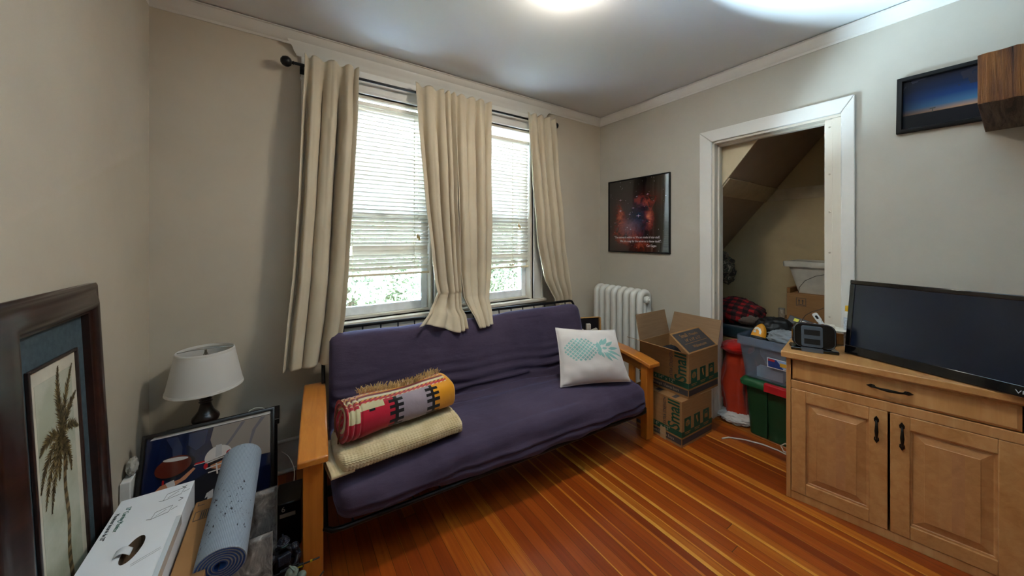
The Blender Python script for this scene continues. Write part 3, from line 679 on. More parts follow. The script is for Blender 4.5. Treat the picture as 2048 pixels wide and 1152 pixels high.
# ------------------------------------------------------------------ radiator
m_rad = P('#d9d8d0', .35, var=.04, bs=.15, bscale=40, coat=.3)
rad = empty('radiator', (2.765, 1.885, 0), label='white painted cast iron column radiator on the right wall beside the corner', cat='radiator')
for k in range(8):
    y = .037+k*.0735; b = MB()
    def col(x, top, inner):
        b.tube([(x, y, .10), (x, y, .5), (x, y, .88)], .0265, 12, sq=1.0)
    # outer loop: front column over the top to the rear column
    pts = [(-.062, y, .07), (-.062, y, .30), (-.062, y, .89)]
    for j in range(1, 10): a = PI-PI*j/10; pts.append((.062*math.cos(a)*1.0, y, .90+.05*math.sin(a)))
    pts += [(.062, y, .89), (.062, y, .30), (.062, y, .07)]
    rr_ = [.030]*len(pts); b.tube(pts, rr_, 14)
    b.tube([(-.062, y, .12), (0, y, .11), (.062, y, .12)], .030, 12); b.tube([(0, y, .12), (0, y, .92)], .022, 12)
    if k in (0, 7): b.tube([(-.062, y, .10), (-.066, y, .03), (-.072, y, .0)], [.026, .024, .03], 10); b.tube([(.062, y, .10), (.064, y, .03), (.066, y, .0)], [.026, .022, .026], 10)
    b.build('column_section', m_rad, rad, smooth=60)
b = MB()
for z in (.885, .13): b = MB(); b.tube([(0, -.0, z), (0, .60, z)], .03, 14); b.build('hub_pipe', m_rad, rad)
b = MB(); b.lathe([(.034, 0), (.034, .010), (.026, .016), (.024, .022), (.012, .024), (.011, .034), (0, .035)], 8, M=Matrix.Translation((0, .004, .885)) @ Matrix.Rotation(R(90), 4, 'X')); b.build('end_plug', m_rad, rad, smooth=20)

# ------------------------------------------------------------------ cartons by the radiator
def graphics(par, s, h, face):
    # printed artwork of a moving carton; face -Y and -X, in carton coords (0..s, 0..s, 0..h)
    pass
def facM(face, s):
    # plane matrices: x right, y up, z out
    if face == 'S': return Matrix(((1, 0, 0, 0), (0, 0, -1, -.0006), (0, 1, 0, 0), (0, 0, 0, 1)))
    if face == 'W': return Matrix(((0, 0, -1, -.0006), (-1, 0, 0, s[1]), (0, 1, 0, 0), (0, 0, 0, 1)))
m_wtext = P('#9f8f77', .7, var=.03)
def carton_print(par, s, worn=False):
    sx, sy, h = s
    for fc, L_ in (('S', sx), ('W', sy)):
        M = facM(fc, s); b = MB()
        b.box((.004, .018, 0), (L_-.004, .058, .0004), 1, M); b.box((.0, .070, 0), (L_, .108, .0004), 0, M)
        if fc == 'S':
            for k in range(3):
                x = .03+k*.118 if L_ > .38 else .022+k*.112; z = .112; w = .078
                b.box((x, z-.006, 0), (x+w, z+.085, .0004), 0, M)
                mk = M @ Matrix.Translation((x+w/2, z+.045, .0006))
                if k == 0:
                    b.poly([(-.026, -.012, 0), (0, -.024, 0), (.026, -.012, 0), (.026, .012, 0), (0, .026, 0), (-.026, .012, 0)], 2, mk)
                    for q in ([(-.026, .012), (0, .0)], [(.026, .012), (0, .0)], [(0, 0), (0, -.024)]): b.tube([(q[0][0], q[0][1], .0003), (q[1][0], q[1][1], .0003)], .0012, 4, 0, M=mk)
                elif k == 1: b.poly([(-.014, .026, 0), (.004, .028, 0), (.006, .006, 0), (.016, -.022, 0), (.004, -.028, 0), (-.006, -.006, 0), (-.012, .004, 0)], 2, mk)
                else:
                    b.poly([(-.022, -.024, 0), (.02, -.024, 0), (.02, .006, 0), (-.022, .006, 0)], 2, mk); b.poly([(-.024, .012, 0), (.0, .028, 0), (.024, .012, 0), (.018, .012, 0), (0, .022, 0), (-.018, .012, 0)], 2, mk)
                b.box((x+.004, z-.018, .0002), (x+w-.004, z-.013, .0006), 2, M)
                b.box((x+.010, z-.028, .0002), (x+w-.012, z-.024, .0006), 2, M)
        b.build('printed_band', [m_dg, m_dk, m_card], par, smooth=0, fix=False)
    Mw = facM('W', s)
    text('Small', .125, Mw @ Matrix.Translation((sy-.055, .115+(h-.115)*.47, .0006)) @ Matrix.Rotation(PI/2, 4, 'Z'), m_dg, par, sx=.78, bold=.002)
    text('EXTRA STRENGTH', .034, Mw @ Matrix.Translation((sy-.128, .115+(h-.115)*.47, .0006)) @ Matrix.Rotation(PI/2, 4, 'Z'), m_dk, par, sx=.68)
    text('14" x 14" x 12"', .036, Mw @ Matrix.Translation((sy*.47, .089, .0006)), m_wtext, par)
    text('Extra Strength / Fuerza Extra', .026, Mw @ Matrix.Translation((sy*.5, .038, .0006)), m_wtext, par, sx=.85)
def carton(loc, rz, s, label, group=None, opened=False):
    r = empty('moving_carton', loc, rz, label=label, cat='box', group=group); sx, sy, h = s; t = .004
    b = MB()
    if opened:
        b.box((0, 0, 0), (sx, sy, t)); b.box((0, 0, t), (t, sy, h)); b.box((sx-t, 0, t), (sx, sy, h)); b.box((t, 0, t), (sx-t, t, h)); b.box((t, sy-t, t), (sx-t, sy, h))
    else:
        b.box((0, 0, 0), (sx, sy, h)); 
    b.build('carton_body', m_card, r, bevel=.002)
    carton_print(r, s); return r
c1 = carton((2.275, 1.283, 0), R(-2), (.385, .375, .318), 'closed cardboard moving carton on the floor, at the bottom of the stack by the futon', 'moving cartons')
b = MB(); b.box((0, .185, .3182), (.385, .187, .3186)); b.box((.02, .06, .3182), (.10, .09, .3186)); b.box((.03, .19, .3182), (.12, .23, .3186)); b.build('top_marks', m_dk, c1, smooth=0)
b = MB(); b.box((-.0012, .12, .0), (-.0006, .165, .085)); b.build('packing_tape', P('#a58b68', .15), c1, smooth=0)
c2 = carton((2.352, 1.278, .3195), R(-1), (.405, .40, .315), 'open cardboard moving carton with raised flaps, on top of the stack by the radiator', 'moving cartons', True)
def flap(name, hinge, wdt, ang_dir, L_, ang, mats=None, prnt=False):
    # hinge: start point, along-vector; ang measured from outward horizontal up
    p = Vector(hinge); al = Vector(wdt); out = Vector(ang_dir); d = out*math.cos(ang)+Vector((0, 0, 1))*math.sin(ang); n = al.normalized().cross(d).normalized()*.0018
    b = MB(); q = [p, p+al, p+al*.985+d*L_, p+al*.015+d*L_]; b.loft([[v-n for v in q], [v+n for v in q]]); return b.build(name, mats or m_cardin, c2, smooth=0)
flap('flap', (.0, 0, .315), (0, .40, 0), (-1, 0, 0), .17, R(19), m_card)
flap('flap', (.405, 0, .315), (0, .40, 0), (1, 0, 0), .19, R(69))
flap('flap', (.0, .40, .315), (.405, 0, 0), (0, 1, 0), .20, R(78))
f4 = flap('flap', (.0, 0, .315), (.405, 0, 0), (0, 1, 0), .185, R(36), m_card)
Mf = Matrix.Translation((.0, 0, .315)) @ Matrix.Rotation(R(36), 4, 'X')
b = MB(); b.box((.022, .010, .0022), (.383, .172, .0030), 0, Mf); b.box((.06, .072, .0031), (.36, .075, .0035), 1, Mf); b.build('printed_panel', [m_dk, m_card], f4, smooth=0)
text('Small', .045, Mf @ Matrix.Translation((.13, .140, .0034)), m_card, f4); text('/ Pequeño', .030, Mf @ Matrix.Translation((.255, .138, .0034)), m_card, f4)
text('14" x 14" x 12"', .034, Mf @ Matrix.Translation((.20, .098, .0034)), m_card, f4); text('Walmart.com', .032, Mf @ Matrix.Translation((.21, .042, .0034)), m_card, f4)
# dark woollen hat inside the open carton
hat = crumple('knitted_bundle', (2.50, 1.50, .53), (.085, .085, .085), P('#10141f', .8, bs=.8, bscale=120, bd=.01), amp=.1, seed=2)
tag(hat, 'dark navy knitted bundle inside the open carton', 'clothing')
b = MB(); b.box((2.37, 1.30, .3245), (2.74, 1.66, .46)); o = b.build('folded_cloths', fabric('#4a4a52'), None, bevel=.02, seg=3); tag(o, 'grey folded cloths filling the bottom of the open carton', 'clothing')

# ------------------------------------------------------------------ pictures on the right wall
def wallpic(name, yl, yr, z0, z1, th, fw, label, tilt=0):
    w = yl-yr; M = frame_M((XR-.002, (yl+yr)/2, z0), (0, -1, 0), (0, 0, 1)) @ Matrix.Rotation(tilt, 4, 'Z')
    e = empty(name, M=M, label=label, cat='picture'); h = z1-z0
    rect_frame('frame', w, h, [(0, 0), (0, th), (.003, th+.002), (fw-.003, th+.002), (fw, th-.002), (fw, .004)], P('#0b0a0b', .55, spec=.2), e)
    b = MB(); b.box((-w/2+.004, .004, .0), (w/2-.004, h-.004, .005)); b.build('backing', P('#4a3c2c', .8), e, smooth=0)
    return e, w, h
pe, w, h = wallpic('nebula_poster', 2.406, 1.716, 1.311, 2.045, .018, .012, 'square framed space nebula poster on the right wall above the radiator')
b = MB(); b.box((-w/2+.01, .01, .005), (w/2-.01, h-.01, .012)); nebb = b
m_q = P('#cfc6c8', .5)
for s_, y, x, sz in (('"The cosmos is within us. We are made of star-stuff.', .150, .02, .031), ('We are a way for the universe to know itself."', .112, .06, .031), ('Carl Sagan', .070, .19, .031)):
    text(s_, sz, Matrix.Translation((x-.03, y, .0124)), m_q, pe, sx=.78)
b = nebb
for (x, y, r_) in ((.02, .36, .03), (-.19, .53, .022), (-.04, .44, .018), (.12, .56, .018), (-.08, .38, .016), (-.19, .42, .02), (.0, .55, .014), (-.07, .23, .014), (-.11, .25, .012), (-.26, .30, .01)):
    b.poly([(x+r_*(1 if k % 4 == 0 else .6 if k % 4 == 2 else .16)*math.cos(PI*k/4), y+r_*(1 if k % 4 == 0 else .6 if k % 4 == 2 else .16)*math.sin(PI*k/4), .0124) for k in range(8)], 1)
b.build('poster_print', [nebula_mat(w, h), P('#c9b2cc', .4)], pe, smooth=0, fix=False)
se, w, h = wallpic('sunset_picture', .372, -.14, 2.03, 2.335, .025, .022, 'framed dusk landscape photograph with light towers, on the right wall above the television', R(-.8))
b = MB(); b.box((-w/2+.02, .02, .004), (w/2-.02, h-.02, .008))
for x, y, q in ((-.13, .092, .5), (.03, .10, 1)):
    b.poly([(x-.004*q, y, .0085), (x+.004*q, y, .0085), (x+.003*q, y+.035*q, .0085), (x-.003*q, y+.035*q, .0085)], 1); b.poly([(x-.02*q, y+.03*q, .0086), (x+.02*q, y+.034*q, .0086), (x+.02*q, y+.046*q, .0086), (x-.02*q, y+.042*q, .0086)], 1)
b.build('photo_print', [sunset_mat(), P('#3a3226', .5)], se, smooth=0, fix=False)

# rough timber shelf jutting from the right wall over the television
t = NT('rough_timber'); v = t.coord((1.5, 30, 1.5)); f = t.noise(v, 2.2, 9, .68, .9); g = t.noise(t.coord((1, 9, 1)), 2.2, 4, .5, 1)
t.set(Base_Color=t.ramp(t.math('ADD', t.math('MULTIPLY', f, .5), t.math('MULTIPLY', g, .5)), [(.36, lin('#1c0c05')), (.45, lin('#5e3214')), (.6, lin('#8e5823')), (.75, lin('#6e401a'))]), Roughness=.7); t.bump(f, .9, .02)
b = MB(); rows = []
N1 = 46
for k in range(N1+1):
    y = .082-1.0*k/N1; j = .004*noise.noise(Vector((k*.9, 0, 0))); cut = -.008*(k % 5 == 0)
    rows.append([(2.248-cut*.8, y, 1.974+j), (XR-.001, y, 1.974), (XR-.001, y, 2.172), (2.25-cut*.8, y, 2.168+j)])
t2 = NT('weathered_timber'); f2 = t2.noise(t2.coord((1.2, 20, 1)), 2.2, 9, .68, .9); t2.set(Base_Color=t2.ramp(f2, [(.38, lin('#2e2018')), (.5, lin('#5f4a3a')), (.65, lin('#77604e'))]), Roughness=.8); t2.bump(f2, .8, .02)
b.loft(rows); o = b.build('timber_shelf', [t.m, t2.m], smooth=0, bevel=.003)
for p_ in o.data.polygons: p_.material_index = 1 if p_.normal.z < -.8 else 0
b = MB(); tag(o, 'thick rough dark brown timber shelf jutting from the right wall above the television', 'shelf')

# ------------------------------------------------------------------ cabinet
ca = math.atan2(.165, .986)
MC = Matrix.Translation((2.350, .700, 0)) @ Matrix(((.165, .986, 0, 0), (-.986, .165, 0, 0), (0, 0, 1, 0), (0, 0, 0, 1)))   # x along front, y into depth
MC = Matrix(((.16504, .98628, 0, 2.350), (-.98628, .16504, 0, .700), (0, 0, 1, 0), (0, 0, 0, 1)))
cab = empty('wooden_cabinet', M=MC, label='light maple sideboard cabinet with two raised panel doors, one drawer and dark iron pulls', cat='cabinet')
CWd, CD = .735, .375
b = MB(); b.box((-.020, .0, 0), (0, CD, .787)); b.box((CWd, 0, 0), (CWd+.02, CD, .787)); b.box((0, .02, .02), (CWd, CD, .04)); b.box((0, CD-.01, 0), (CWd, CD, .787)); b.box((0, .004, 0), (CWd, .02, .043)); b.box((0, .002, .616), (CWd, .02, .660)); b.box((0, .01, .77), (CWd, .03, .787)); b.box((.0, .02, .60), (CWd, CD, .616))
b.build('carcass', m_maple, cab, bevel=.002)
b = MB(); b.box((-.040, -.03, .787), (CWd+.03, CD+.0, .820)); b.build('countertop', m_mapley, cab, bevel=.004, seg=3)
b = MB(); b.box((.0, CD-.018, .8202), (CWd, CD, .885)); b.build('backsplash', m_mapley, cab, bevel=.003)
def pull(par, M, L_=.11):
    b = MB(); h = L_/2
    pts = [(-h+.01, 0, .0), (-h+.012, 0, .012), (-h*.5, 0, .022), (0, 0, .026), (h*.5, 0, .022), (h-.012, 0, .012), (h-.01, 0, 0)]
    b.tube(pts, [.004, .004, .005, .0075, .005, .004, .004], 10, M=M)
    for s_ in (-1, 1): b.prism([(s_*(h-.022), 0), (s_*(h-.016), -.008), (s_*(h-.004), -.009), (s_*(h+.012), 0), (s_*(h-.004), .009), (s_*(h-.016), .008)][::s_], 0, .004, M=M)
    b.build('handle', P('#1b1814', .4, .6), par, bevel=.0008)
def toM(x, z): return Matrix(((1, 0, 0, x), (0, 0, -1, 0), (0, 1, 0, z), (0, 0, 0, 1)))
def door_panel(x0, x1, z0, z1, hx):
    w, h = x1-x0, z1-z0; b = MB(); T = toM(x0, z0); st = .062
    e = empty('door', M=None); e.parent = cab; e.matrix_local = T
    for q in (((0, 0), (st, h)), ((w-st, 0), (w, h)), ((st, 0), (w-st, st)), ((st, h-st), (w-st, h))): b.box((q[0][0], q[0][1], -.018), (q[1][0], q[1][1], .0))
    b.build('door_frame', m_maple, e, bevel=.003, seg=3)
    b = MB(); a, c = st, .030
    rings = []
    for ins, z in ((0, -.010), (.006, -.010), (.010, -.013), (.014, -.012), (c+.012, -.003), (c+.014, -.001), (c+.018, -.001)):
        rings.append([(a+ins, a+ins, z), (w-a-ins, a+ins, z), (w-a-ins, h-a-ins, z), (a+ins, h-a-ins, z)])
    b.loft(rings, caps=False); ins = c+.018; n = 4
    strips = [a+ins+(w-2*a-2*ins)*k/n for k in range(n+1)]
    for k in range(n): b.poly([(strips[k], a+ins, -.001), (strips[k+1], a+ins, -.001), (strips[k+1], h-a-ins, -.001), (strips[k], h-a-ins, -.001)], k % 3)
    b.build('raised_panel', [wood('panel_a', '#a5703f', '#b5814f', '#c39562', 'z', .42, .8, .1), wood('panel_b', '#a97547', '#b98553', '#c69767', 'z', .42, .8, .1), wood('panel_c', '#a36f45', '#b27e52', '#c09264', 'z', .42, .7, .1)], e, smooth=0)
    pull(e, Matrix.Translation((hx-x0, h-.098, 0)) @ Matrix.Rotation(R(90), 4, 'Z'))
door_panel(.002, .363, .045, .614, .326); door_panel(.371, .733, .045, .614, .408)
dr = empty('drawer'); dr.parent = cab; dr.matrix_local = toM(.006, .664)
b = MB(); w, h = .723, .106; rings = [[(0, 0, -.018), (w, 0, -.018), (w, h, -.018), (0, h, -.018)], [(0, 0, -.010), (w, 0, -.010), (w, h, -.010), (0, h, -.010)], [(.014, .012, -.002), (w-.014, .012, -.002), (w-.014, h-.012, -.002), (.014, h-.012, -.002)]]
b.loft(rings); b.build('drawer_front', m_mapley, dr, smooth=0, bevel=.002); pull(dr, Matrix.Translation((.362, .06, -.002)), .13)

# television leaning back on the cabinet
tbl = Vector((2.556, .523, .8235)); tu = Vector((-.257, -.966, 0)).normalized(); tv_ = Vector((.052, -.014, .392)).normalized()
MT = frame_M(tbl, tu, tv_)
tv = empty('television', M=MT, label='black flat screen television leaning back on the maple cabinet', cat='television')
TW, TH = .71, .400
b = MB()
for a, c in (((0, 0), (TW, .045)), ((0, TH-.022), (TW, TH)), ((0, .045), (.022, TH-.022)), ((TW-.022, .045), (TW, TH-.022))): b.box((a[0], a[1], -.03), (c[0], c[1], .004))
b.build('bezel', m_blackgl, tv, bevel=.003)
b = MB(); b.box((.022, .045, -.02), (TW-.022, TH-.022, -.001)); t = NT('screen'); t.set(Base_Color=lin('#0c1626'), Roughness=.22, Specular_IOR_Level=.6); b.build('screen', t.m, tv, smooth=0)
b = MB(); b.box((.01, .012, -.045), (TW-.01, TH-.005, -.0305)); b.box((.12, .03, -.075), (TW-.12, TH-.1, -.045)); b.build('back_shell', m_black, tv, bevel=.01)
text('VIZIO', .02, Matrix.Translation((.575, .018, .0044)), P('#a9b0ba', .3), tv, sx=1.3)
# low foot that carries it
b = MB(); b.box((.25, .009, -.068), (.46, .02, -.03)); b.build('stand_foot', m_blackgl, tv, bevel=.004)

# hole punch
MH = Matrix.Translation((2.462, .632, .8205)) @ Matrix.Rotation(R(-66), 4, 'Z') @ Matrix.Scale(1.30, 4)
hp = empty('hole_punch', M=MH, label='black and grey desktop hole punch at the left end of the cabinet top', cat='hole punch')
b = MB(); b.box((-.078, -.030, 0), (.078, .035, .014)); b.box((-.070, .035, 0), (.070, .075, .008)); b.build('base', m_blackgl, hp, bevel=.006, seg=3)
def rr(w, h, r, n=6, x0=0, y0=0):
    o = []
    for cx, cy, a in ((w/2-r, r, -90), (w/2-r, h-r, 0), (-w/2+r, h-r, 90), (-w/2+r, r, 180)):
        for k in range(n+1): q = R(a+90*k/n); o.append((x0+cx+r*math.cos(q), y0+cy+r*math.sin(q)))
    return o
Mh = Matrix.Translation((0, -.018, .014)) @ Matrix.Rotation(R(90-6), 4, 'X')
b = MB(); b.prism(rr(.142, .105, .03), -.030, .008, 0, Mh); b.build('handle_body', m_blackgl, hp, bevel=.005, seg=3, smooth=40)
b = MB(); b.prism(rr(.070, .088, .008, y0=.006, x0=-.008), .0085, .0125, 0, Mh); b.box((-.043, -.034, .0), (.027, -.026, .018)); b.box((-.043, -.034, .0148), (.027, .0, .018)); b.build('grey_panel', P('#4c555f', .35), hp, bevel=.002)
b = MB()
for y in (.018, .056): b.box((-.034, y, .0126), (.018, y+.022, .0132), 0, Mh)
b.build('dark_inset', P('#0c0d0f', .5), hp, smooth=0)
b = MB(); b.tube([(x*.96, y, .0085) for x, y in rr(.138, .100, .028, y0=.003)], .0012, 5, M=Mh); b.build('edge_rim', P('#59616b', .25, .5), hp)
# bits and pieces round the cabinet's back left corner
o = empty('patterned_box', M=Matrix.Translation((2.588, .70, .8205)) @ Matrix.Rotation(R(-75), 4, 'Z'), label='grey green patterned box behind the hole punch on the cabinet', cat='box')
t = NT('green_pattern'); t.set(Base_Color=t.ramp(t.noise(t.coord((1, 1, 1)), 28, 4, .6, 1), [(.35, lin('#26332c')), (.5, lin('#4b5c50')), (.65, lin('#6d6b5e'))]), Roughness=.4)
b = MB(); b.box((-.055, .0, 0), (.11, .07, .089)); b.build('box_body', t.m, o, bevel=.002)
o = empty('paper_stack', M=Matrix.Translation((2.665, .612, .9115)) @ Matrix.Rotation(R(-70), 4, 'Z'), label='loose stack of white papers lying over the green box and cabinet back', cat='paper')
for k in range(4):
    b = MB(); b.grid(lambda u, v, k=k: (-.05+.11*u+.004*k, -.03+.12*v-.003*k, .001+k*.0016+.008*noise.noise(Vector((u*2, v*2, k)))), 12, 8); b.build('sheet', P('#d8d3c4', .7), o, smooth=180, solid=.0008)
chg = empty('plug_adapter', M=Matrix.Translation((2.698, .645, .920)) @ Matrix.Rotation(R(-72), 4, 'Z'), label='white plug adapter standing tilted on the papers behind the hole punch', cat='adapter')
Mt = Matrix.Rotation(R(-30), 4, 'Y')
b = MB(); b.prism(rr(.028, .055, .01, y0=.03), -.012, .012, 0, Mt @ Matrix.Rotation(R(90), 4, 'X')); b.build('adapter_body', m_white, chg, bevel=.004, seg=3)
b = MB(); b.lathe([(.006, .0), (.011, .004), (.012, .03), (.009, .034)], 14, M=Mt); b.build('neck', m_white, chg)
b = MB(); b.prism(rr(.012, .022, .005, y0=.05), .0122, .0128, 0, Mt @ Matrix.Rotation(R(90), 4, 'X')); b.build('dark_window', m_black, chg, smooth=0)
b = MB(); b.box((-.01, -.025, 0), (.05, .025, .014)); b.build('foot', P('#cfc9b8', .5), chg, bevel=.003)
cabl = MB(); pts = [(2.90, .825, .735), (2.90, .82, .80), (2.90, .813, .863), (2.90, .800, .905), (2.90, .782, .937), (2.90, .75, .965), (2.90, .71, .986), (2.895, .69, 1.0)]
pp = [Vector(p) for p in pts]; cabl.tube([p for p in cat_rom([(p.x, p.y) for p in pp], 1)] and pp, .0022, 6); tag(cabl.build('thin_cable', P('#3a2c1e', .5)), 'thin dark cable looping up behind the hole punch', 'cable')
bo = empty('plastic_bottle', (2.717, .540, .8205), label='white plastic bottle with a yellow cap beside the television', cat='bottle')
b = MB(); b.lathe([(.0, 0), (.020, 0), (.019, .004), (.019, .185), (.017, .20), (.011, .206), (0, .207)], 24); b.build('bottle_body', m_white, bo)
b = MB(); b.lathe([(.0, .2072), (.014, .2072), (.0145, .21), (.0135, .238), (0, .240)], 20); b.build('cap', P('#d9a91c', .4), bo)
b = MB(); b.lathe([(.0192, .05), (.0195, .051), (.0195, .17), (.0192, .171)], 24, caps=False); b.build('label_band', P('#b9c3cf', .4, var=.3, vs=90), bo)

# ------------------------------------------------------------------ closet contents
def tote(b, x0, x1, y0, y1, z0, z1, tp, r=.03, th=.003, mi=0):
    # tapered tub with open top: outer and inner shells
    rings = []
    for z, ins, off in ((z0, tp, 0), (z0+.01, tp*.97, 0), (z1, 0, 0), (z1, th, 0), (z0+.01, tp+th, 0)):
        w, d = (x1-x0)/2-ins, (y1-y0)/2-ins; cx, cy = (x0+x1)/2, (y0+y1)/2; ring = []
        for sx, sy, a in ((1, -1, -90), (1, 1, 0), (-1, 1, 90), (-1, -1, 180)):
            for k in range(6): q = R(a+90*k/5); ring.append((cx+sx*(w-r)+r*math.cos(q), cy+sy*(d-r)+r*math.sin(q), z))
        rings.append(ring)
    b.loft(rings, mi); return b
m_green = P('#16502b', .4, var=.06); m_greend = P('#123f24', .45, var=.06)
gt = empty('storage_tote', (0, 0, 0), label='dark green plastic storage tote with a red latch on the closet floor', cat='storage bin')
b = MB(); tote(b, 2.845, 3.30, .73, 1.125, .013, .395, .022); 
for y in (.80, .985): b.box((2.838, y-.004, .03), (2.852, y+.004, .38))
b.build('tub', m_greend, gt, smooth=40)
b = MB(); rings = []
for z, e in ((.378, .012), (.372, .028), (.398, .030), (.418, .016), (.425, .006), (.425, -.01), (.418, -.02)):
    x0, x1, y0, y1 = 2.845-e, 3.30+e, .73-e, 1.125+e; ring = []; r = .035
    for cx, cy, a in ((x1-r, y0+r, -90), (x1-r, y1-r, 0), (x0+r, y1-r, 90), (x0+r, y0+r, 180)):
        for k in range(6): q = R(a+90*k/5); ring.append((cx+r*math.cos(q), cy+r*math.sin(q), z))
    rings.append(ring)
b.loft(rings); b.build('lid', m_green, gt, smooth=40)
b = MB(); b.prism([(-.012, 0), (.004, -.005), (.004, .045), (-.004, .050), (-.035, .050), (-.035, .044), (-.012, .04)], .835, .99, 0, Matrix(((-1, 0, 0, 2.808), (0, 0, 1, 0), (0, 1, 0, .375), (0, 0, 0, 1)))); b.build('latch', P('#b3141f', .4), gt, bevel=.002)
m_cp = clear_plastic()
cb = empty('clear_bin', (0, 0, 0), label='clear plastic storage bin full of clothes and oddments on the green tote lid', cat='storage bin')
b = MB(); tote(b, 2.83, 3.27, .70, 1.17, .427, .725, .035, .03); b.build('tub', m_cp, cb, smooth=40)
b = MB(); tote(b, 2.822, 3.278, .692, 1.178, .665, .726, .001, .034, .004); b.build('rim_band', m_cp, cb, smooth=40)
Ml = frame_M((2.838, .90, .585), (-.02, -1, 0), (.11, 0, -1)) 
Ml = frame_M((2.8385, .905, .575), (0, -1, 0), (-.10, 0, 1))
b = MB(); b.box((-.075, -.035, .0), (.075, .035, .0006), 0, Ml); b.box((-.070, -.030, .0006), (.070, .030, .001), 1, Ml); b.poly([(-.02, .03, .0014), (.07, .03, .0014), (.07, -.03, .0014), (.02, -.03, .0014)], 4, Ml); b.box((-.070, .012, .001), (-.03, .028, .0014), 2, Ml); b.box((.0, -.012, .0015), (.06, .014, .002), 3, Ml); b.box((.02, -.034, .0015), (.072, -.018, .002), 0, Ml)
for k in range(9): b.box((.026+k*.005, -.032, .0021), (.028+k*.005, -.02, .0024), 5, Ml)
b.build('product_label', [m_white, P('#223f86', .4), P('#b82a2a', .4), P('#d9a62e', .4), P('#8ea6c9', .4), m_black], cb, smooth=0, fix=False)
# inside the clear bin
o = MB(); o.box((2.88, .90, .440), (2.95, 1.06, .510)); tag(o.build('white_carton', m_white, bevel=.003), 'small pale box standing low inside the clear bin', 'box')
fr = empty('wooden_toy', (2.885, .80, .440), label='small wooden handled frame with a red cross shape inside the clear bin', cat='toy')
b = MB(); b.box((0, -.04, 0), (.05, .04, .075)); b.build('body', P('#b8a88c', .6), fr, bevel=.003)
b = MB(); b.box((-.0012, -.006, .01), (-.0004, .004, .07)); b.box((-.0012, -.03, .015), (-.0004, .02, .025)); b.build('cross_mark', P('#a5443c', .6), fr, smooth=0)
b = MB(); b.tube([(.02, .055, .105), (.02, -.045, .088)], .007, 8); b.sphere((.02, .055, .105), .011, 10, 8); b.tube([(.02, -.03, .06), (.02, -.03, .09)], .004, 6); b.build('handle', P('#b37a3c', .5), fr)
tag(crumple('dark_clothes', (3.09, .93, .585), (.15, .18, .14), fabric('#23232a', .2), amp=.14, seed=5, flat=.95), 'dark clothes packed in the clear bin', 'clothing')
gs = crumple('grey_shirt', (2.955, .885, .735), (.09, .13, .055), fabric('#7d848a', .2, 500, .4), amp=.30, fr=1.7, seed=9, n=70, m=50); tag(gs, 'crumpled grey shirt with a white tag on top of the clear bin', 'clothing')
b = MB(); b.box((-.017, -.010, 0), (.017, .010, .0012)); b.build('care_tag', P('#c9c2b0', .6), gs, M=frame_M((2.855, .815, .735), (.1, -.9, -.2), (-.3, 0, .9)))
gb = crumple('black_bag', (3.10, 1.02, .755), (.12, .13, .095), P('#0b0b0d', .55, var=.05), amp=.25, fr=1.6, seed=12, n=60, m=40); tag(gb, 'black nylon bag heaped at the back of the clear bin', 'bag')
shoe = empty('yellow_glove', (0, 0, 0), label='yellow and black glove with a white curved emblem poking out of the clear bin', cat='glove')
Ms = frame_M((2.905, 1.060, .730), (-.1, -1, 0), (.35, -.25, 1))
b = MB()
def sh(u, v):
    a = 2*PI*u; h = v; w = .050*(1-.15*h-.50*h**3)*(.0+1 if h < 1 else 0); d = .035*(1-.3*h); k = math.sqrt(max(0, 1-h**6)); return Ms @ Vector((math.cos(a)*w*k+.012*h, -.02+.115*h, math.sin(a)*d*k))
b.grid(sh, 32, 24, 0, lambda u, v: 1 if (.5 < u) or v < .14 else 0); b.build('shell', [P('#d08a12', .55), P('#141414', .5)], shoe, smooth=180)
def onsh(x, y, o=.0016):
    h = (y+.02)/.115; w = .050*(1-.15*h-.5*h**3)*math.sqrt(max(.01, 1-h**6)); d = .035*(1-.3*h)*math.sqrt(max(.01, 1-h**6)); c = max(-1, min(1, (x-.012*h)/w)); return Ms @ Vector((x, y, math.sqrt(max(0, 1-c*c))*d+o))
b = MB(); o1 = [(.028, .010), (.030, .03), (.020, .052), (.0, .062), (-.018, .056), (-.026, .044)]; i1 = [(.018, .014), (.016, .030), (.010, .040), (0, .044), (-.008, .040), (-.014, .036)]
vs = [onsh(*p) for p in o1]+[onsh(*p) for p in i1]; b.add(vs, [(k, k+1, 7+k, 6+k) for k in range(5)]); o2 = [(-.022, .034), (-.006, .032), (.0, .020), (-.010, .016), (-.024, .020)]; b.poly([onsh(*p) for p in o2])
b.build('curved_emblem', P('#d9d4c8', .5), shoe, smooth=0, solid=.001)
bb = empty('black_case', M=frame_M((3.17, .86, .80), (-.05, -1, -.22), (.55, .0, .8)), label='flat black case with yellow and white stickers at the back of the clear bin', cat='case')
b = MB(); b.box((-.11, -.02, -.01), (.13, .05, .012)); b.build('case_body', P('#17171a', .4), bb, bevel=.004)
b = MB(); b.box((-.075, .012, .0122), (-.045, .036, .0128), 0); b.box((-.035, .010, .0122), (.03, .034, .0128), 1); b.box((.045, .012, .0122), (.07, .03, .0128), 1); b.box((-.02, .016, .013), (.015, .026, .0134), 2); b.build('sticker', [P('#d6cf2a', .5), m_white, P('#55585e', .5)], bb, smooth=0)
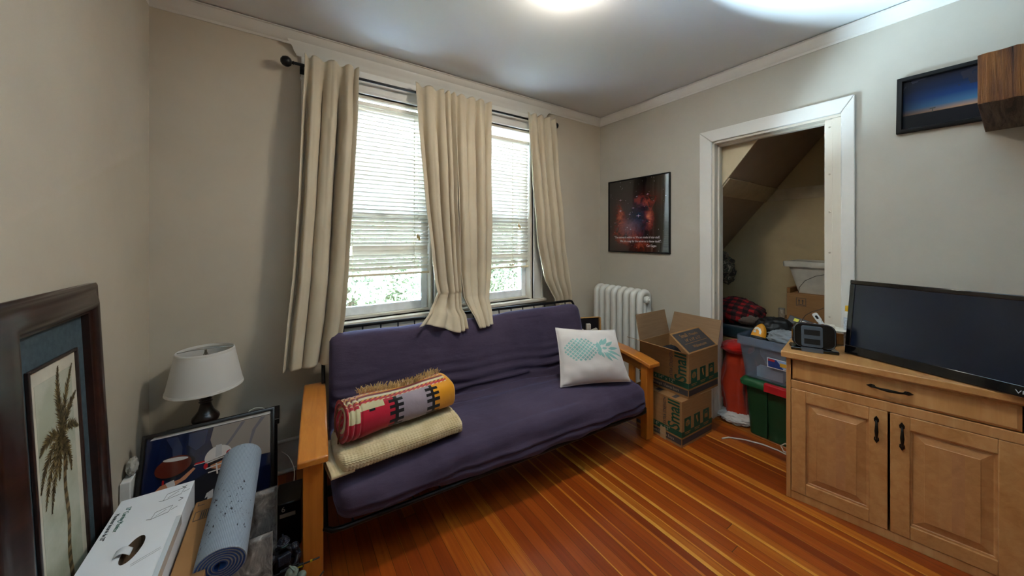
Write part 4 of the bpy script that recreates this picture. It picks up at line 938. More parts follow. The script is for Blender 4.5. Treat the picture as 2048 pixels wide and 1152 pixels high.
# tall red bag, plaid shirt, teal cloth, rag, jacket
rb = empty('red_bag', (0, .015, 0), label='bright red fabric bag standing in the closet left of the green tote', cat='bag')
def bag(u, v):
    a = 2*PI*u; z = .02+.55*v; k = min(1, (v+.02)*12)**.5; w = (.112+.010*math.sin(5*v+a*2)+.035*noise.noise(Vector((math.cos(a)*2.2, math.sin(a)*2.2, v*3)))+.012*abs(noise.noise(Vector((math.cos(a)*5, math.sin(a)*5, v*9)))))*k*(1-.25*max(0, v-.8)*5)
    c, s_ = math.cos(a), math.sin(a); return (3.05+math.copysign(abs(c)**.7, c)*w*.95, 1.245+math.copysign(abs(s_)**.7, s_)*w*.80-.02*v, z)
b = MB(); b.grid(bag, 48, 40); b.build('bag_body', fabric('#a83014', .12, 300, .4), rb, smooth=180)
crumple('bag_flap', (3.03, 1.235, .575), (.125, .115, .05), fabric('#b3170e', .12, 300, .4), rb, amp=.18, seed=15)
t = NT('red_plaid'); tc = t.n('ShaderNodeTexCoord'); sp = t.n('ShaderNodeSeparateXYZ'); t.l(tc.outputs['Object'], sp.inputs[0])
sx = t.math('GREATER_THAN', t.math('FRACT', t.math('MULTIPLY', t.math('ADD', sp.outputs[0], sp.outputs[2]), 14)), .5); sy = t.math('GREATER_THAN', t.math('FRACT', t.math('MULTIPLY', sp.outputs[1], 14)), .5)
t.set(Base_Color=t.ramp(t.math('MULTIPLY', t.math('ADD', sx, sy), .5), [(0, lin('#8c1216')), (.5, lin('#430b10')), (1, lin('#12080a'))], 'CONSTANT'), Roughness=.95)
o = MB(); o.box((3.15, 1.18, .0), (3.60, 1.62, .60)); tag(o.build('brown_carton', m_card, bevel=.004), 'brown carton in the closet shadow, under the red plaid shirt', 'box')
b = MB(); b.box((3.16, 1.20, .601), (3.58, 1.60, .70)); tag(b.build('dark_teal_blanket', fabric('#0d2126', .2), bevel=.03, seg=4), 'folded dark teal blanket on the carton in the closet', 'blanket')
pl = crumple('plaid_shirt', (3.36, 1.40, .80), (.19, .22, .115), t.m, amp=.22, fr=1.6, seed=21, n=60, m=40, flat=.92); tag(pl, 'red and black plaid shirt heaped on the dark blanket in the closet', 'clothing')
crumple('pale_lining', (3.30, 1.27, .765), (.13, .10, .05), fabric('#5c5148', .2), pl, amp=.14, seed=22)
rag = crumple('white_rag', (2.99, 1.235, .04), (.13, .13, .045), fabric('#c9c4bd', .12, 300, .5), amp=.3, fr=3, seed=25, n=80, m=40, flat=.55); tag(rag, 'crumpled white cloth on the closet floor beside the green tote', 'cloth')
t = NT('camouflage'); v = t.coord(); t.set(Base_Color=t.ramp(t.noise(v, 22, 2, .5), [(.38, lin('#2b2419')), (.46, lin('#5c5140')), (.54, lin('#3a3a2b')), (.62, lin('#8d8270'))], 'CONSTANT'), Roughness=.9); t.bump(t.noise(v, 10, 4), .4, .02)
jk = crumple('camouflage_jacket', (3.42, 1.66, 1.215), (.11, .19, .15), t.m, amp=.35, fr=2, seed=31, n=70, m=50, rot=.2); tag(jk, 'camouflage jacket hanging in the dark left side of the closet', 'clothing')
crumple('hanging_sleeve', (3.42, 1.50, 1.13), (.06, .075, .10), t.m, jk, amp=.25, seed=33)
b = MB(); b.tube([(3.42, 1.68, 1.33), (3.42, 1.68, 1.455)], .004, 6); b.build('hanging_loop', m_black, jk)
# back of the closet: stacked boxes and a white bin
b = MB(); b.box((3.52, .60, 0), (3.95, 1.155, .76)); o = b.build('brown_carton', m_card, bevel=.004); tag(o, 'large plain brown carton at the back of the closet, under the one with arrow marks', 'box')
bc = empty('brown_carton', (3.58, .58, .761), label='brown carton with two up arrows printed on it, carrying the white bin in the closet', cat='box')
b = MB(); b.box((0, 0, 0), (.34, .515, .225)); b.box((.0, .49, .225), (.30, .515, .27)); b.build('carton_body', m_card, bc, bevel=.003)
b = MB(); Mx = Matrix(((0, 0, -1, -.001), (-1, 0, 0, .45), (0, 1, 0, .125), (0, 0, 0, 1)))
for a, c in (((0, 0), (.066, .003)), ((0, .063), (.066, .066)), ((0, 0), (.003, .066)), ((.063, 0), (.066, .066)), ((.008, .008), (.058, .012))): b.box((a[0], a[1], 0), (c[0], c[1], .0006), 0, Mx)
for x in (.02, .044): b.box((x-.003, .016, 0), (x+.003, .045, .0006), 0, Mx); b.poly([(x-.008, .042, .0008), (x+.008, .042, .0008), (x, .056, .0008)], 0, Mx)
b.build('arrow_marks', m_dk, bc, smooth=0)
wb = empty('white_bin', (0, 0, 0), label='white plastic lidded bin on top of the boxes at the back of the closet', cat='storage bin')
b = MB(); tote(b, 3.59, 3.95, .62, 1.095, .988, 1.225, .055, .035); b.build('tub', P('#c9c3b4', .45), wb, smooth=40)
b = MB(); rings = []
for z, e in ((1.212, .004), (1.210, .018), (1.245, .022), (1.256, .016), (1.256, .0), (1.246, -.006)):
    x0, x1, y0, y1 = 3.59-e, 3.95+e, .62-e, 1.105+e; ring = []; r = .03
    for cx, cy, a in ((x1-r, y0+r, -90), (x1-r, y1-r, 0), (x0+r, y1-r, 90), (x0+r, y0+r, 180)):
        for k in range(6): q = R(a+90*k/5); ring.append((cx+r*math.cos(q), cy+r*math.sin(q), z))
    rings.append(ring)
b.loft(rings); b.box((3.566, .93, 1.216), (3.572, 1.0, 1.24)); b.build('lid', P('#bdb7a8', .45), wb, smooth=40)
b = MB(); b.tube([(3.60+.0, 1.02, .992), (3.585, 1.01, 1.04), (3.575, .97, 1.10), (3.57, .90, 1.145), (3.57, .80, 1.175)], .0022, 6); tag(b.build('thin_wire', P('#3a352c', .5)), 'thin dark wire curving across the front of the white bin', 'cable')
cn_ = empty('tin_can', (3.575, 1.128, .7615), label='small tin can with a brown and white label beside the arrow marked carton', cat='can')
b = MB(); b.lathe([(0, 0), (.022, 0), (.0225, .003), (.0225, .083), (.021, .086), (0, .084)], 20); b.build('can_body', P('#8d887c', .35, .6), cn_)
b = MB(); b.lathe([(.0228, .008), (.023, .009), (.023, .075), (.0228, .076)], 20, caps=False); b.build('can_label', P('#9c8c78', .5, var=.5, vs=60), cn_)
# white cable on the floor along the threshold
b = MB(); pts = [(2.62, 1.18, .006), (2.675, 1.16, .006), (2.74, 1.08, .006), (2.78, .99, .006), (2.79, .90, .006), (2.775, .82, .006), (2.76, .74, .006)]
cc = []
for i in range(len(pts)-1):
    for s_ in range(6): t_ = s_/6; cc.append(Vector(pts[i]).lerp(Vector(pts[i+1]), t_))
b.tube(cc, .005, 8); tag(b.build('white_cable', P('#c9c4b8', .5)), 'white power cable on the floor from the cartons to the cabinet', 'cable')
b = MB(); b.tube([(2.80, .76, .012), (2.79, .80, .05), (2.785, .86, .075), (2.79, .885, .045), (2.79, .87, .016), (2.80, .80, .012)], .0045, 8); tag(b.build('cable_loop', P('#c9c4b8', .5)), 'short upright loop of white cable against the cabinet side', 'cable')
b = MB(); b.add([(0, 0, 0), (.018, .004, .001), (.024, .010, .004), (.010, .014, .005), (-.002, .008, .001)], [(0, 1, 2, 3, 4)]); o = b.build('paper_scrap', P('#d6d2c8', .7), solid=.002, smooth=0); o.location = (2.09, .305, .002); tag(o, 'tiny torn scrap of white paper on the open floor', 'paper')

# frame with pale wood edge and white wooden letters behind the cushion
MZ = frame_M((2.47, 2.36, .345), (.93, -.36, 0), (-.22, .12, 1))
lf = empty('shadow_box_frame', M=MZ, label='tilted black panel with a pale wooden edge, leaning in the corner behind the futon', cat='frame')
b = MB(); b.box((-.13, -.30, .0), (.13, .32, .012)); b.build('dark_panel', P('#14131a', .4), lf, smooth=0)
b = MB(); b.box((.13, -.30, -.005), (.142, .325, .04)); b.box((-.142, -.30, -.005), (-.13, .325, .04)); b.box((-.13, .32, -.005), (.13, .327, .02)); b.build('wood_edge', wood('pale_edge', '#b98245', '#cf9a58', '#dcae70', 'y', .5), lf, bevel=.001)
MZ2 = frame_M((2.36, 2.25, .37), (.93, -.36, 0), (-.26, .10, 1))
ws = empty('white_wooden_stand', M=MZ2, label='white wooden bracket pieces in front of the black panel, behind the futon back', cat='stand')
b = MB(); b.box((-.02, -.28, .02), (.02, .285, .05)); b.build('upright', P('#c9c2b6', .6, bs=.2), ws, bevel=.003)
b = MB(); b.box((-.09, -.0, 0), (.11, .035, .03), 0, Matrix.Translation((0, .17, .0)) @ Matrix.Rotation(R(18), 4, 'Z')); b.build('crosspiece', P('#c4bcae', .6), ws, bevel=.003)
b = MB(); b.box((.07, .10, .02), (.105, .215, .05)); b.box((-.075, .10, .01), (-.045, .235, .03)); b.box((-.01, .235, .051), (.004, .25, .053)); b.build('peg', P('#c4bcae', .6), ws, bevel=.003)

# ------------------------------------------------------------------ ceiling lamp
cl = empty('ceiling_lamp', (1.165, 1.212, CZ), label='glowing round flush ceiling lamp at the top edge of the photo', cat='lamp')
b = MB(); b.lathe([(.0, -.0), (.128, 0), (.130, -.012), (.126, -.022), (.0, -.02)], 40); b.build('lamp_base', m_white, cl)
b = MB(); b.lathe([(.122, -.022), (.119, -.036), (.100, -.056), (.07, -.070), (.035, -.077), (0.002, -.078)], 40); b.build('glass_dome', emis('lamp_glow', (1, .91, .78, 1), 52), cl)

# ------------------------------------------------------------------ left corner
# big palm picture leaning on the left wall
MPm = frame_M((-.535, 1.5775, 0.0), (0, 1, 0), (-.055, 0, 1.288))
pf = empty('palm_picture', M=MPm, label='tall dark wooden framed palm tree picture leaning on the left wall', cat='picture')
m_mah = wood('dark_mahogany', '#160a08', '#2a1612', '#3d2019', 'x', .32, 1, .3)
rect_frame('frame', .575, 1.290, [(0, 0), (0, .020), (.008, .026), (.018, .024), (.035, .030), (.052, .040), (.066, .046), (.078, .044), (.085, .036), (.088, .030), (.096, .028), (.098, .012), (.098, .004)], m_mah, pf, 60)
b = MB(); b.box((-.27, .02, .0), (.27, 1.27, .006)); b.build('backing', P('#1c1715', .8), pf, smooth=0)
t = NT('grey_blue_linen'); v = t.coord((1, 1, 1)); t.set(Base_Color=t.ramp(t.noise(v, 60, 4), [(.3, lin('#33434c')), (.7, lin('#42535c'))]), Roughness=.8); t.bump(t.noise(t.coord((300, 900, 1)), 1, 1), .15, .001)
b = MB(); b.box((-.20, .09, .006), (.20, 1.20, .011)); b.build('mat_board', t.m, pf, smooth=0)
def fillet(x0, x1, y0, y1, w, h, name):
    b = MB(); 
    for a, c in (((x0, y0), (x0+w, y1)), ((x1-w, y0), (x1, y1)), ((x0+w, y0), (x1-w, y0+w)), ((x0+w, y1-w), (x1-w, y1))): b.box((a[0], a[1], .011), (c[0], c[1], h))
    b.build(name, m_mah, pf, bevel=.002)
fillet(-.125, .135, .20, 1.095, .009, .020, 'inner_fillet')
t = NT('aged_print_paper'); v = t.coord(); sp = t.n('ShaderNodeSeparateXYZ'); t.l(v, sp.inputs[0])
t.set(Base_Color=t.mix(t.ramp(t.noise(v, 9, 5, .6), [(.4, (0, 0, 0, 1)), (.6, (1, 1, 1, 1))]), lin('#aeb29c'), lin('#c2c3b2')), Roughness=.5, Coat_Weight=.3)
b = MB(); b.box((-.117, .208, .0112), (.127, 1.087, .0130), 0); b.box((-.09, .23, .0130), (.10, 1.045, .0134), 1)
Z_ = .0137
def pquad(pts, mi): b.poly([(x, y, Z_) for x, y in pts], mi)
# trunk with ring scars
cxs = [(.030+.004*math.sin(k*.5), .86-k*.0165) for k in range(41)]
for k in range(40):
    (x0, y0), (x1, y1) = cxs[k], cxs[k+1]; w0 = .0075+.00012*k; w1 = w0+.0012 if k % 2 else w0; xs = lambda y: -.055*(y-.3)/1.0
    pquad([(x0-w0, y0), (x0+w0, y0+.003), (x1+w1, y1+.003), (x1-w1, y1)], 3 if k % 2 else 2)
rnd = random.Random(11)
def frond(x, y, a0, L_, curl, wd, dens=26):
    px, py, a = x, y, a0; spine = [(px, py, a)]
    for k in range(dens):
        a += curl/dens; px += math.cos(a)*L_/dens; py += math.sin(a)*L_/dens; spine.append((px, py, a))
    for k, (sx_, sy_, aa) in enumerate(spine):
        q = k/dens; ln = 1.15*wd*math.sin(PI*min(1, .12+.88*q)**.8)+.007
        for s_ in (-1, 1):
            for rep in range(2):
                b_ = aa+s_*(1.0-.45*q)+rnd.uniform(-.25, .25); l2 = ln*rnd.uniform(.7, 1.1); ex, ey = sx_+math.cos(b_)*l2, sy_+math.sin(b_)*l2; nx, ny = -math.sin(b_)*.0022, math.cos(b_)*.0022
                pquad([(sx_-nx*1.5, sy_-ny*1.5), (sx_+nx*1.5, sy_+ny*1.5), (ex, ey)], rnd.choice((2, 2, 3, 4)))
        if k < dens: x2, y2, _ = spine[k+1]; nx, ny = -math.sin(aa)*.0015, math.cos(aa)*.0015; pquad([(sx_-nx, sy_-ny), (sx_+nx, sy_+ny), (x2+nx, y2+ny), (x2-nx, y2-ny)], 2)
cx_, cy_ = .026, .865
for a0, L_, cu, wd in ((1.75, .20, -.35, .022), (1.35, .20, -.35, .018), (1.0, .13, -.4, .022), (1.55, .12, .1, .022), (2.6, .12, 1.3, .022), (.35, .10, -1.1, .020), (3.4, .17, 1.0, .020), (3.9, .20, .55, .018), (4.2, .21, .3, .020), (-1.0, .14, -.55, .018), (-1.3, .12, -.3, .016), (4.45, .13, .1, .018)): frond(cx_, cy_, a0, L_, cu, wd)
for k in range(9): frond(.075, .33, .6+k*.22, .06+.03*rnd.random(), .3, .010, 10)
b.build('palm_print', [P('#cdc7b6', .5), t.m, P('#4c3f26', .6), P('#7d6a48', .6), P('#93804f', .6)], pf, smooth=0, fix=False)

# black bedside table behind the poster
nt = empty('bedside_table', (-.26, 2.345, 0), label='low black table in the corner behind the football poster, carrying the lamp', cat='table')
b = MB(); b.box((-.245, -.095, .435), (.235, .085, .465)); b.build('table_top', m_black, nt, bevel=.003)
b = MB(); b.box((-.235, -.085, .28), (.225, .075, .435)); b.build('apron_box', m_black, nt, bevel=.003)
for x in (-.235, .19):
    for y in (-.085, .04): b = MB(); b.box((x, y, 0), (x+.035, y+.035, .28)); b.build('leg', m_black, nt, bevel=.002)
b = MB(); b.box((-.225, -.08, .10), (.215, .07, .115)); b.build('shelf', m_black, nt, bevel=.002)
# table lamp
lp = empty('table_lamp', (-.345, 2.372, .4655), label='table lamp with white tapered drum shade and dark bronze urn base on the black table', cat='lamp')
t = NT('bronze_base'); t.set(Base_Color=t.ramp(t.noise(t.coord(), 16, 4), [(.35, lin('#100b0a')), (.7, lin('#2b1814'))]), Roughness=.28, Metallic=.3, Coat_Weight=.4)
b = MB(); b.lathe([(.0, 0), (.034, 0), (.036, .004), (.040, .012), (.052, .028), (.057, .042), (.055, .054), (.042, .070), (.032, .085), (.026, .105), (.023, .122), (.024, .128), (.029, .131), (.024, .135), (.022, .139), (.027, .143), (.021, .148), (.019, .160), (.030, .170), (.032, .175), (.010, .178), (.008, .21), (.0, .21)], 36); b.build('lamp_base', t.m, lp, smooth=50)
b = MB(); b.tube([(0, 0, .20), (0, 0, .40)], .005, 8)
for s_ in (-1, 1): b.tube([(0, 0, .405), (s_*.05, .005, .404), (s_*.112, .01, .398)], .0018, 6); 
b.tube([(0, .0, .22), (-.035, 0, .30), (-.0, 0, .40)], .0016, 6); b.tube([(0, .0, .22), (.035, 0, .30), (.0, 0, .40)], .0016, 6); b.build('harp', P('#8e8a80', .3, .8), lp)
m_shade = fabric('#e6e2dc', .02, 900, .08, .9, .1, .25)
b = MB(); b.lathe([(.156, .204), (.117, .402), (.1155, .402), (.1545, .204)], 56, caps=False); b.add([], [])
o = b.build('lamp_shade', m_shade, lp, smooth=60, fix=False)
for r_, z in ((.1563, .2045), (.1175, .3995)):
    k = .011; b = MB(); b.lathe([(r_+.0012, z), (r_+.0014-(.0022 if z < .3 else -.0016), z+(k if z < .3 else -k)), (r_-.003, z+(k if z < .3 else -k)), (r_-.003, z), (r_+.0012, z)], 56, caps=False); b.build('shade_trim', fabric('#d8d3ca', .02, 900, .05), lp, smooth=60)
o = empty('white_cable_clip', (-.14, 2.36, .466), label='pale grey cap shaped cover with a white wire on the black table beside the lamp', cat='cable cover')
b = MB(); b.prism([(-.075, -.02), (-.03, .012), (.02, .028), (.06, .020), (.07, -.004), (.03, -.008), (.0, -.012)], 0, .006); b.build('cover', P('#8f9098', .5), o, bevel=.002)
b = MB(); b.tube([(-.03, .01, .006), (-.025, .025, .022), (0, .035, .026), (.03, .035, .02), (.05, .03, .006)], .002, 6); b.build('wire', P('#c9c6b8', .5), o)
wp = [Vector(p) for p in ((-.03, 2.31, .26), (-.015, 2.30, .25), (.02, 2.31, .20), (.045, 2.30, .12), (.035, 2.27, .05), (.0, 2.22, .008), (-.04, 2.17, .006), (-.06, 2.15, .006))]
wl = []
for i_ in range(1, len(wp)-2):
    for s_ in range(8):
        t_ = s_/8; p0, p1, p2, p3 = wp[i_-1:i_+3]; wl.append(.5*((2*p1)+(-p0+p2)*t_+(2*p0-5*p1+4*p2-p3)*t_*t_+(-p0+3*p1-3*p2+p3)*t_**3))
b = MB(); b.tube(wl, .0026, 6); tag(b.build('lamp_wire', P('#b7b2a4', .5)), 'white wire drooping beside the black table next to the football poster', 'cable')

# football poster
MPo = frame_M((-.296, 2.045, .0), (1, .0, 0), (0, .215, .53))
fp = empty('football_poster', M=MPo, label='black framed poster of a football player throwing, leaning on the black table', cat='picture')
FW, FH = .500, .572
rect_frame('frame', FW, FH, [(0, 0), (0, .016), (.003, .018), (.013, .018), (.016, .014), (.016, .004)], P('#0a0a0c', .35, coat=.2), fp)
t = NT('poster_navy'); t.set(Base_Color=lin('#111c3a'), Roughness=.10, Coat_Weight=.6, Coat_Roughness=.04)
def pc(h): 
    t = NT('poster_'+h[1:]); t.set(Base_Color=lin(h), Roughness=.12, Coat_Weight=.6, Coat_Roughness=.04); return t.m
pm = [t.m] + [pc(h) for h in ('#b3b0b0', '#b01f26', '#c9c2bd', '#5b2218', '#b87a58', '#10121c', '#6f6a70', '#2a3350', '#8a8078')]
b = MB(); b.box((-FW/2+.012, .012, .004), (FW/2-.012, FH-.012, .008), 0)
lay_ = [0]
def pp2(pts, mi): 
    lay_[0] += 1; z = .0081+.00003*lay_[0]; b.poly([(x, y, z) for x, y in pts], mi)
def ell(cx, cy, rx, ry, rot=0, n=22, a0=0, a1=360): return [(cx+rx*math.cos(R(a0+(a1-a0)*k/n))*math.cos(rot)-ry*math.sin(R(a0+(a1-a0)*k/n))*math.sin(rot), cy+rx*math.cos(R(a0+(a1-a0)*k/n))*math.sin(rot)+ry*math.sin(R(a0+(a1-a0)*k/n))*math.cos(rot)) for k in range(n)]
T_ = FH-.016
pp2([(-.225, T_-.012), (-.21, T_), (.232, T_), (.232, T_-.014)], 3)           # pale top strip
pp2([(.0, T_-.016), (.232, T_-.016), (.232, T_-.20), (.12, T_-.19), (.07, T_-.15), (.01, T_-.14), (-.01, T_-.07)], 9)   # pale upper right area
pp2(ell(.08, T_-.19, .06, .055), 8); pp2([(.11, T_-.02), (.125, T_-.02), (.07, T_-.10), (.04, T_-.13), (.035, T_-.125), (.06, T_-.095)], 7); pp2([(.19, T_-.02), (.21, T_-.02), (.17, T_-.07), (.145, T_-.15), (.138, T_-.15), (.155, T_-.07)], 7)
pp2([(-.17, T_-.02), (-.13, T_-.02), (-.11, T_-.07), (-.11, T_-.12), (-.14, T_-.12), (-.145, T_-.07)], 8); pp2([(-.09, T_-.02), (-.02, T_-.02), (-.03, T_-.08), (-.06, T_-.10), (-.09, T_-.07)], 8)
DYP = .06
_p2, _el = pp2, ell
def pp2(pts, mi): _p2([(x, min(y+DYP, FH-.02)) for x, y in pts], mi)
ry = T_-.215
pp2([(-.17, .1), (.155, .1), (.155, ry), (-.17, ry)], 0)
for q in ([(-.17, ry-.007), (.165, ry-.007), (.165, ry), (-.17, ry)], [(.158, .10), (.165, .10), (.165, ry), (.158, ry)], [(-.17, .22), (-.163, .22), (-.163, ry), (-.17, ry)]): pp2(q, 2)
pp2([(-.163, ry-.009), (.156, ry-.009), (.156, ry-.007), (-.163, ry-.007)], 3)
# player: shoulders, jersey, numeral, arm, ball, helmet
hx, hy = .025, T_-.205
pp2([(-.20, .10), (-.20, .235), (-.13, .265), (-.06, .27), (-.02, .285), (.06, .29), (.10, .27), (.14, .24), (.15, .10)], 6)
pp2([(-.012, .20), (.012, .21), (.012, .10), (-.008, .10), (-.008, .185), (-.018, .18)], 1); pp2([(.045, .21), (.08, .215), (.095, .19), (.07, .14), (.095, .13), (.095, .10), (.04, .10), (.06, .15), (.07, .18), (.06, .195), (.05, .185)], 1)
pp2([(-.105, .235), (-.085, .262), (-.06, .265), (-.055, .225), (-.08, .20)], 1)
pp2([(-.22, .24), (-.175, .285), (-.14, .292), (-.12, .275), (-.15, .245), (-.20, .225)], 5); pp2([(-.17, .285), (-.11, .292), (-.065, .325), (-.058, .318), (-.09, .285), (-.14, .265)], 5)
pp2([(-.158, .290), (-.13, .296), (-.124, .272), (-.146, .262)], 3)
pp2(ell(-.128, T_-.210, .070, .046, .12), 6); pp2(ell(-.136, T_-.204, .063, .042, .12), 4); pp2(ell(-.130, T_-.176, .044, .008, -.12), 3)
pp2(ell(hx, hy-.005, .052, .046), 3); pp2([(hx-.05, hy-.02), (hx+.052, hy-.005), (hx+.045, hy-.06), (hx+.02, hy-.082), (hx-.025, hy-.078), (hx-.045, hy-.05)], 6)
pp2([(hx-.03, hy-.028), (hx+.035, hy-.020), (hx+.03, hy-.05), (hx-.0, hy-.062), (hx-.028, hy-.05)], 5); pp2([(hx-.035, hy-.03), (hx+.03, hy-.018), (hx+.03, hy-.026), (hx-.03, hy-.038)], 6)
for (x0, y0, x1, y1) in ((-.048, -.022, .052, -.008), (-.046, -.045, .046, -.036), (-.036, -.064, .034, -.060), (-.01, -.035, -.004, -.082), (.018, -.03, .016, -.08)):
    pp2([(hx+x0, hy+y0), (hx+x1, hy+y1), (hx+x1, hy+y1-.005), (hx+x0, hy+y0-.005)] if abs(x1-x0) > .02 else [(hx+x0, hy+y0), (hx+x0+.006, hy+y0), (hx+x1+.006, hy+y1), (hx+x1, hy+y1)], 3)
pp2([(hx-.012, hy+.045), (hx+.01, hy+.044), (hx+.012, hy-.004), (hx-.012, hy-.008)], 1); pp2(ell(hx+.04, hy-.002, .012, .012), 2); pp2(ell(hx-.046, hy-.035, .008, .012), 2)
for k in range(7): a = .6*k; pp2([(.15+.010*k, .092+.010*math.sin(k*2.1)), (.160+.010*k, .092+.010*math.sin(k*2.1+2.1)), (.160+.010*k, .089+.010*math.sin(k*2.1+2.1)), (.15+.010*k, .089+.010*math.sin(k*2.1))], 2)
b.build('poster_print', pm, fp, smooth=0, fix=False)
# small white things in the gap by the wall
tag(crumple('white_cloth', (-.566, 2.20, .432), (.018, .035, .036), fabric('#a9a59b', .05), amp=.35, seed=41), 'small crumpled white cloth squeezed between the poster and the left wall', 'cloth')
tag(MB().box((-.589, 2.14, 0), (-.556, 2.26, .395)).build('slim_white_box', m_white, bevel=.003), 'slim pale box edge standing between the left wall and the football poster', 'box')

# long white monitor carton
MWb = Matrix.Translation((-.497, 1.05, 0))
wbx = empty('monitor_carton', (-.497, 1.0, 0), R(-.5), label='long white monitor carton with a cut out hand hole, standing by the palm picture', cat='box')
Lb, Wb, Hb = .80, .196, .50
b = MB(); b.box((0, 0, 0), (Wb, Lb, Hb)); hb = b.build('carton_body', P('#e2e5ea', .5, var=.03, vs=4), wbx, bevel=.003)
# hand hole cut through the top
cm = MB(); hole = ell(.106, .505, .020, .056, -.12, 26); cm.prism(hole, Hb-.06, Hb+.02)
cut = cm.build('hole_cutter', m_dk); 
bmb = bmesh.new(); bmb.from_mesh(hb.data); bpy.data.objects.remove(cut)
bmesh.ops.delete(bmb, geom=[f_ for f_ in bmb.faces if f_.calc_center_median().z > Hb-.001 and abs(f_.normal.z) > .9], context='FACES_ONLY'); bmb.to_mesh(hb.data); bmb.free()
b = MB(); outer = []; nH = len(hole)
for x, y in hole:
    a = math.atan2(y-.505, x-.106); c, s_ = math.cos(a), math.sin(a); tx = ((Wb-.106) if c > 0 else .106)/max(abs(c), 1e-6); ty = ((Lb-.505) if s_ > 0 else .505)/max(abs(s_), 1e-6); q = min(tx, ty); outer.append((.106+c*q, .505+s_*q))
fs = [(i, (i+1) % nH, nH+(i+1) % nH, nH+i) for i in range(nH)]
b.add([(x, y, Hb) for x, y in hole]+[(x, y, Hb) for x, y in outer], fs)
for cxn, cyn in ((0, 0), (Wb, 0), (Wb, Lb), (0, Lb)):
    i = min(range(nH), key=lambda k: (math.atan2(outer[k][1]-.505, outer[k][0]-.106)-math.atan2(cyn-.505, cxn-.106)) % (2*PI) if 1 else 0); j = (i-1) % nH
    b.add([(outer[j][0], outer[j][1], Hb), (outer[i][0], outer[i][1], Hb), (cxn, cyn, Hb)], [(0, 1, 2)])
b.build('top_panel', P('#e2e5ea', .5, var=.03, vs=4), hb, smooth=0)
b = MB(); b.loft([[(x, y, Hb) for x, y in hole], [(x, y, Hb-.035) for x, y in hole]], 0, False); b.poly([(x, y, Hb-.035) for x, y in hole]); b.build('hand_hole', P('#5b4734', .9), wbx, smooth=0)
b = MB(); b.grid(lambda u, v: (.070+.035*u, .485+.03*v, Hb+.004+.010*math.sin(PI*u)-.006*u), 8, 6); b.build('torn_flap', P('#d6dae0', .5), wbx, smooth=180, solid=.001)
b = MB(); 
m_ink = P('#3c4248', .7); m_inkg = P('#3d6a5c', .7)
Mtx = Matrix.Translation((.034, .685, Hb+.0008)) @ Matrix.Rotation(R(-90), 4, 'Z')
text('27" Curving Monitor', .018, Mtx, m_inkg, wbx, sx=.8); text('Moniteur incurvé de 27"', .016, Matrix.Translation((.013, .66, Hb+.0008)) @ Matrix.Rotation(R(-90), 4, 'Z'), m_ink, wbx, sx=.8)
b = MB()
def ln(x0, y0, x1, y1, w=.0012): b.tube([(x0, y0, Hb+.0006), (x1, y1, Hb+.0006)], w*.5, 4)
for x, y, s_ in ((.125, .72, 1), (.115, .63, .9)):
    P4 = [(x, y), (x+.045*s_, y+.012), (x+.05*s_, y+.05*s_), (x+.004, y+.036*s_)]
    for k in range(4): ln(*P4[k], *P4[(k+1) % 4])
    ln(x+.010, y+.01, x+.035*s_, y+.035*s_); ln(x-.012, y+.005, x, y); ln(x+.05*s_, y+.02, x+.066*s_, y+.03)
ln(.165, .765, .178, .780, .002); ln(.178, .765, .165, .780, .002); ln(.172, .69, .182, .70, .002); ln(.182, .70, .172, .71, .002)
ln(.122, .43, .178, .462, .0007); ln(.120, .437, .176, .469, .0007)
b.build('printed_drawing', m_ink, wbx)
b = MB(); b.box((Wb-.012, .33, Hb+.0004), (Wb+.0006, .60, Hb+.0012)); b.box((Wb+.0002, .33, Hb-.03), (Wb+.0010, .60, Hb+.001)); t = NT('clear_tape'); t.set(Base_Color=lin('#c8d2da'), Roughness=.08, Coat_Weight=1.0); b.build('clear_tape', t.m, wbx, smooth=0)

# brown carton, blue mat and canvases beside it
bcx = empty('flat_brown_carton', (-.292, 1.0, 0), R(-.5), label='flat brown cardboard carton standing between the white carton and the rolled mat', cat='box')
b = MB(); b.prism([(0, 0), (.085, 0), (.085, .755), (.07, .765), (0, .765)], 0, .43); b.build('carton_body', m_card, bcx, bevel=.003)
b = MB()
for k in range(8): b.box((.028+k*.0062, .655-.0*k, .4302), (.0312+k*.0062, .695, .4308))
b.box((.010, .650, .4302), (.082, .652, .4308)); b.box((.010, .698, .4302), (.082, .700, .4308)); b.box((.010, .650, .4302), (.012, .700, .4308)); b.box((.010, .735, .4302), (.012, .755, .4308)); b.box((.010, .735, .4302), (.03, .737, .4308)); b.build('printed_marks', m_dk, bcx, smooth=0)

# rolled exercise mat resting on cartons and canvases
A0, A1 = Vector((-.167, 1.395, .419)), Vector((-.148, 1.83, .520)); ax = (A1-A0).normalized(); sidev = ax.cross(Vector((0, 0, 1))).normalized(); upv = sidev.cross(ax)
ym = empty('rolled_mat', M=frame_M(A0, sidev, upv), label='rolled grey exercise mat with blue underside and small dark nicks, propped over the cartons', cat='exercise mat')
Lm = (A1-A0).length
def zz(w): return -w      # local: x side, y up, n = side x up points back toward -axis
b = MB(); turns, r0, r1, th = 6.0, .014, .066, .0074; NS = 300
def spiral(u): a = -2.1+u*turns*2*PI; r = r0+(r1-r0)*u; return a, r
def sp_f(off): 
    def f(u, v):
        a, r = spiral(u); r += off; w = Lm*v
        return (r*math.cos(a), r*math.sin(a), -w)
    return f
b.grid(sp_f(th/2), NS, 60, 0); b.grid(sp_f(-th/2), NS, 2, 1)
for v_ in (0, 1):
    b.grid(lambda u, w, v_=v_: sp_f(th/2-th*w*.45)(u, v_), NS, 1, 0); b.grid(lambda u, w, v_=v_: sp_f(th*.05-th*.55*w)(u, v_), NS, 1, 1)
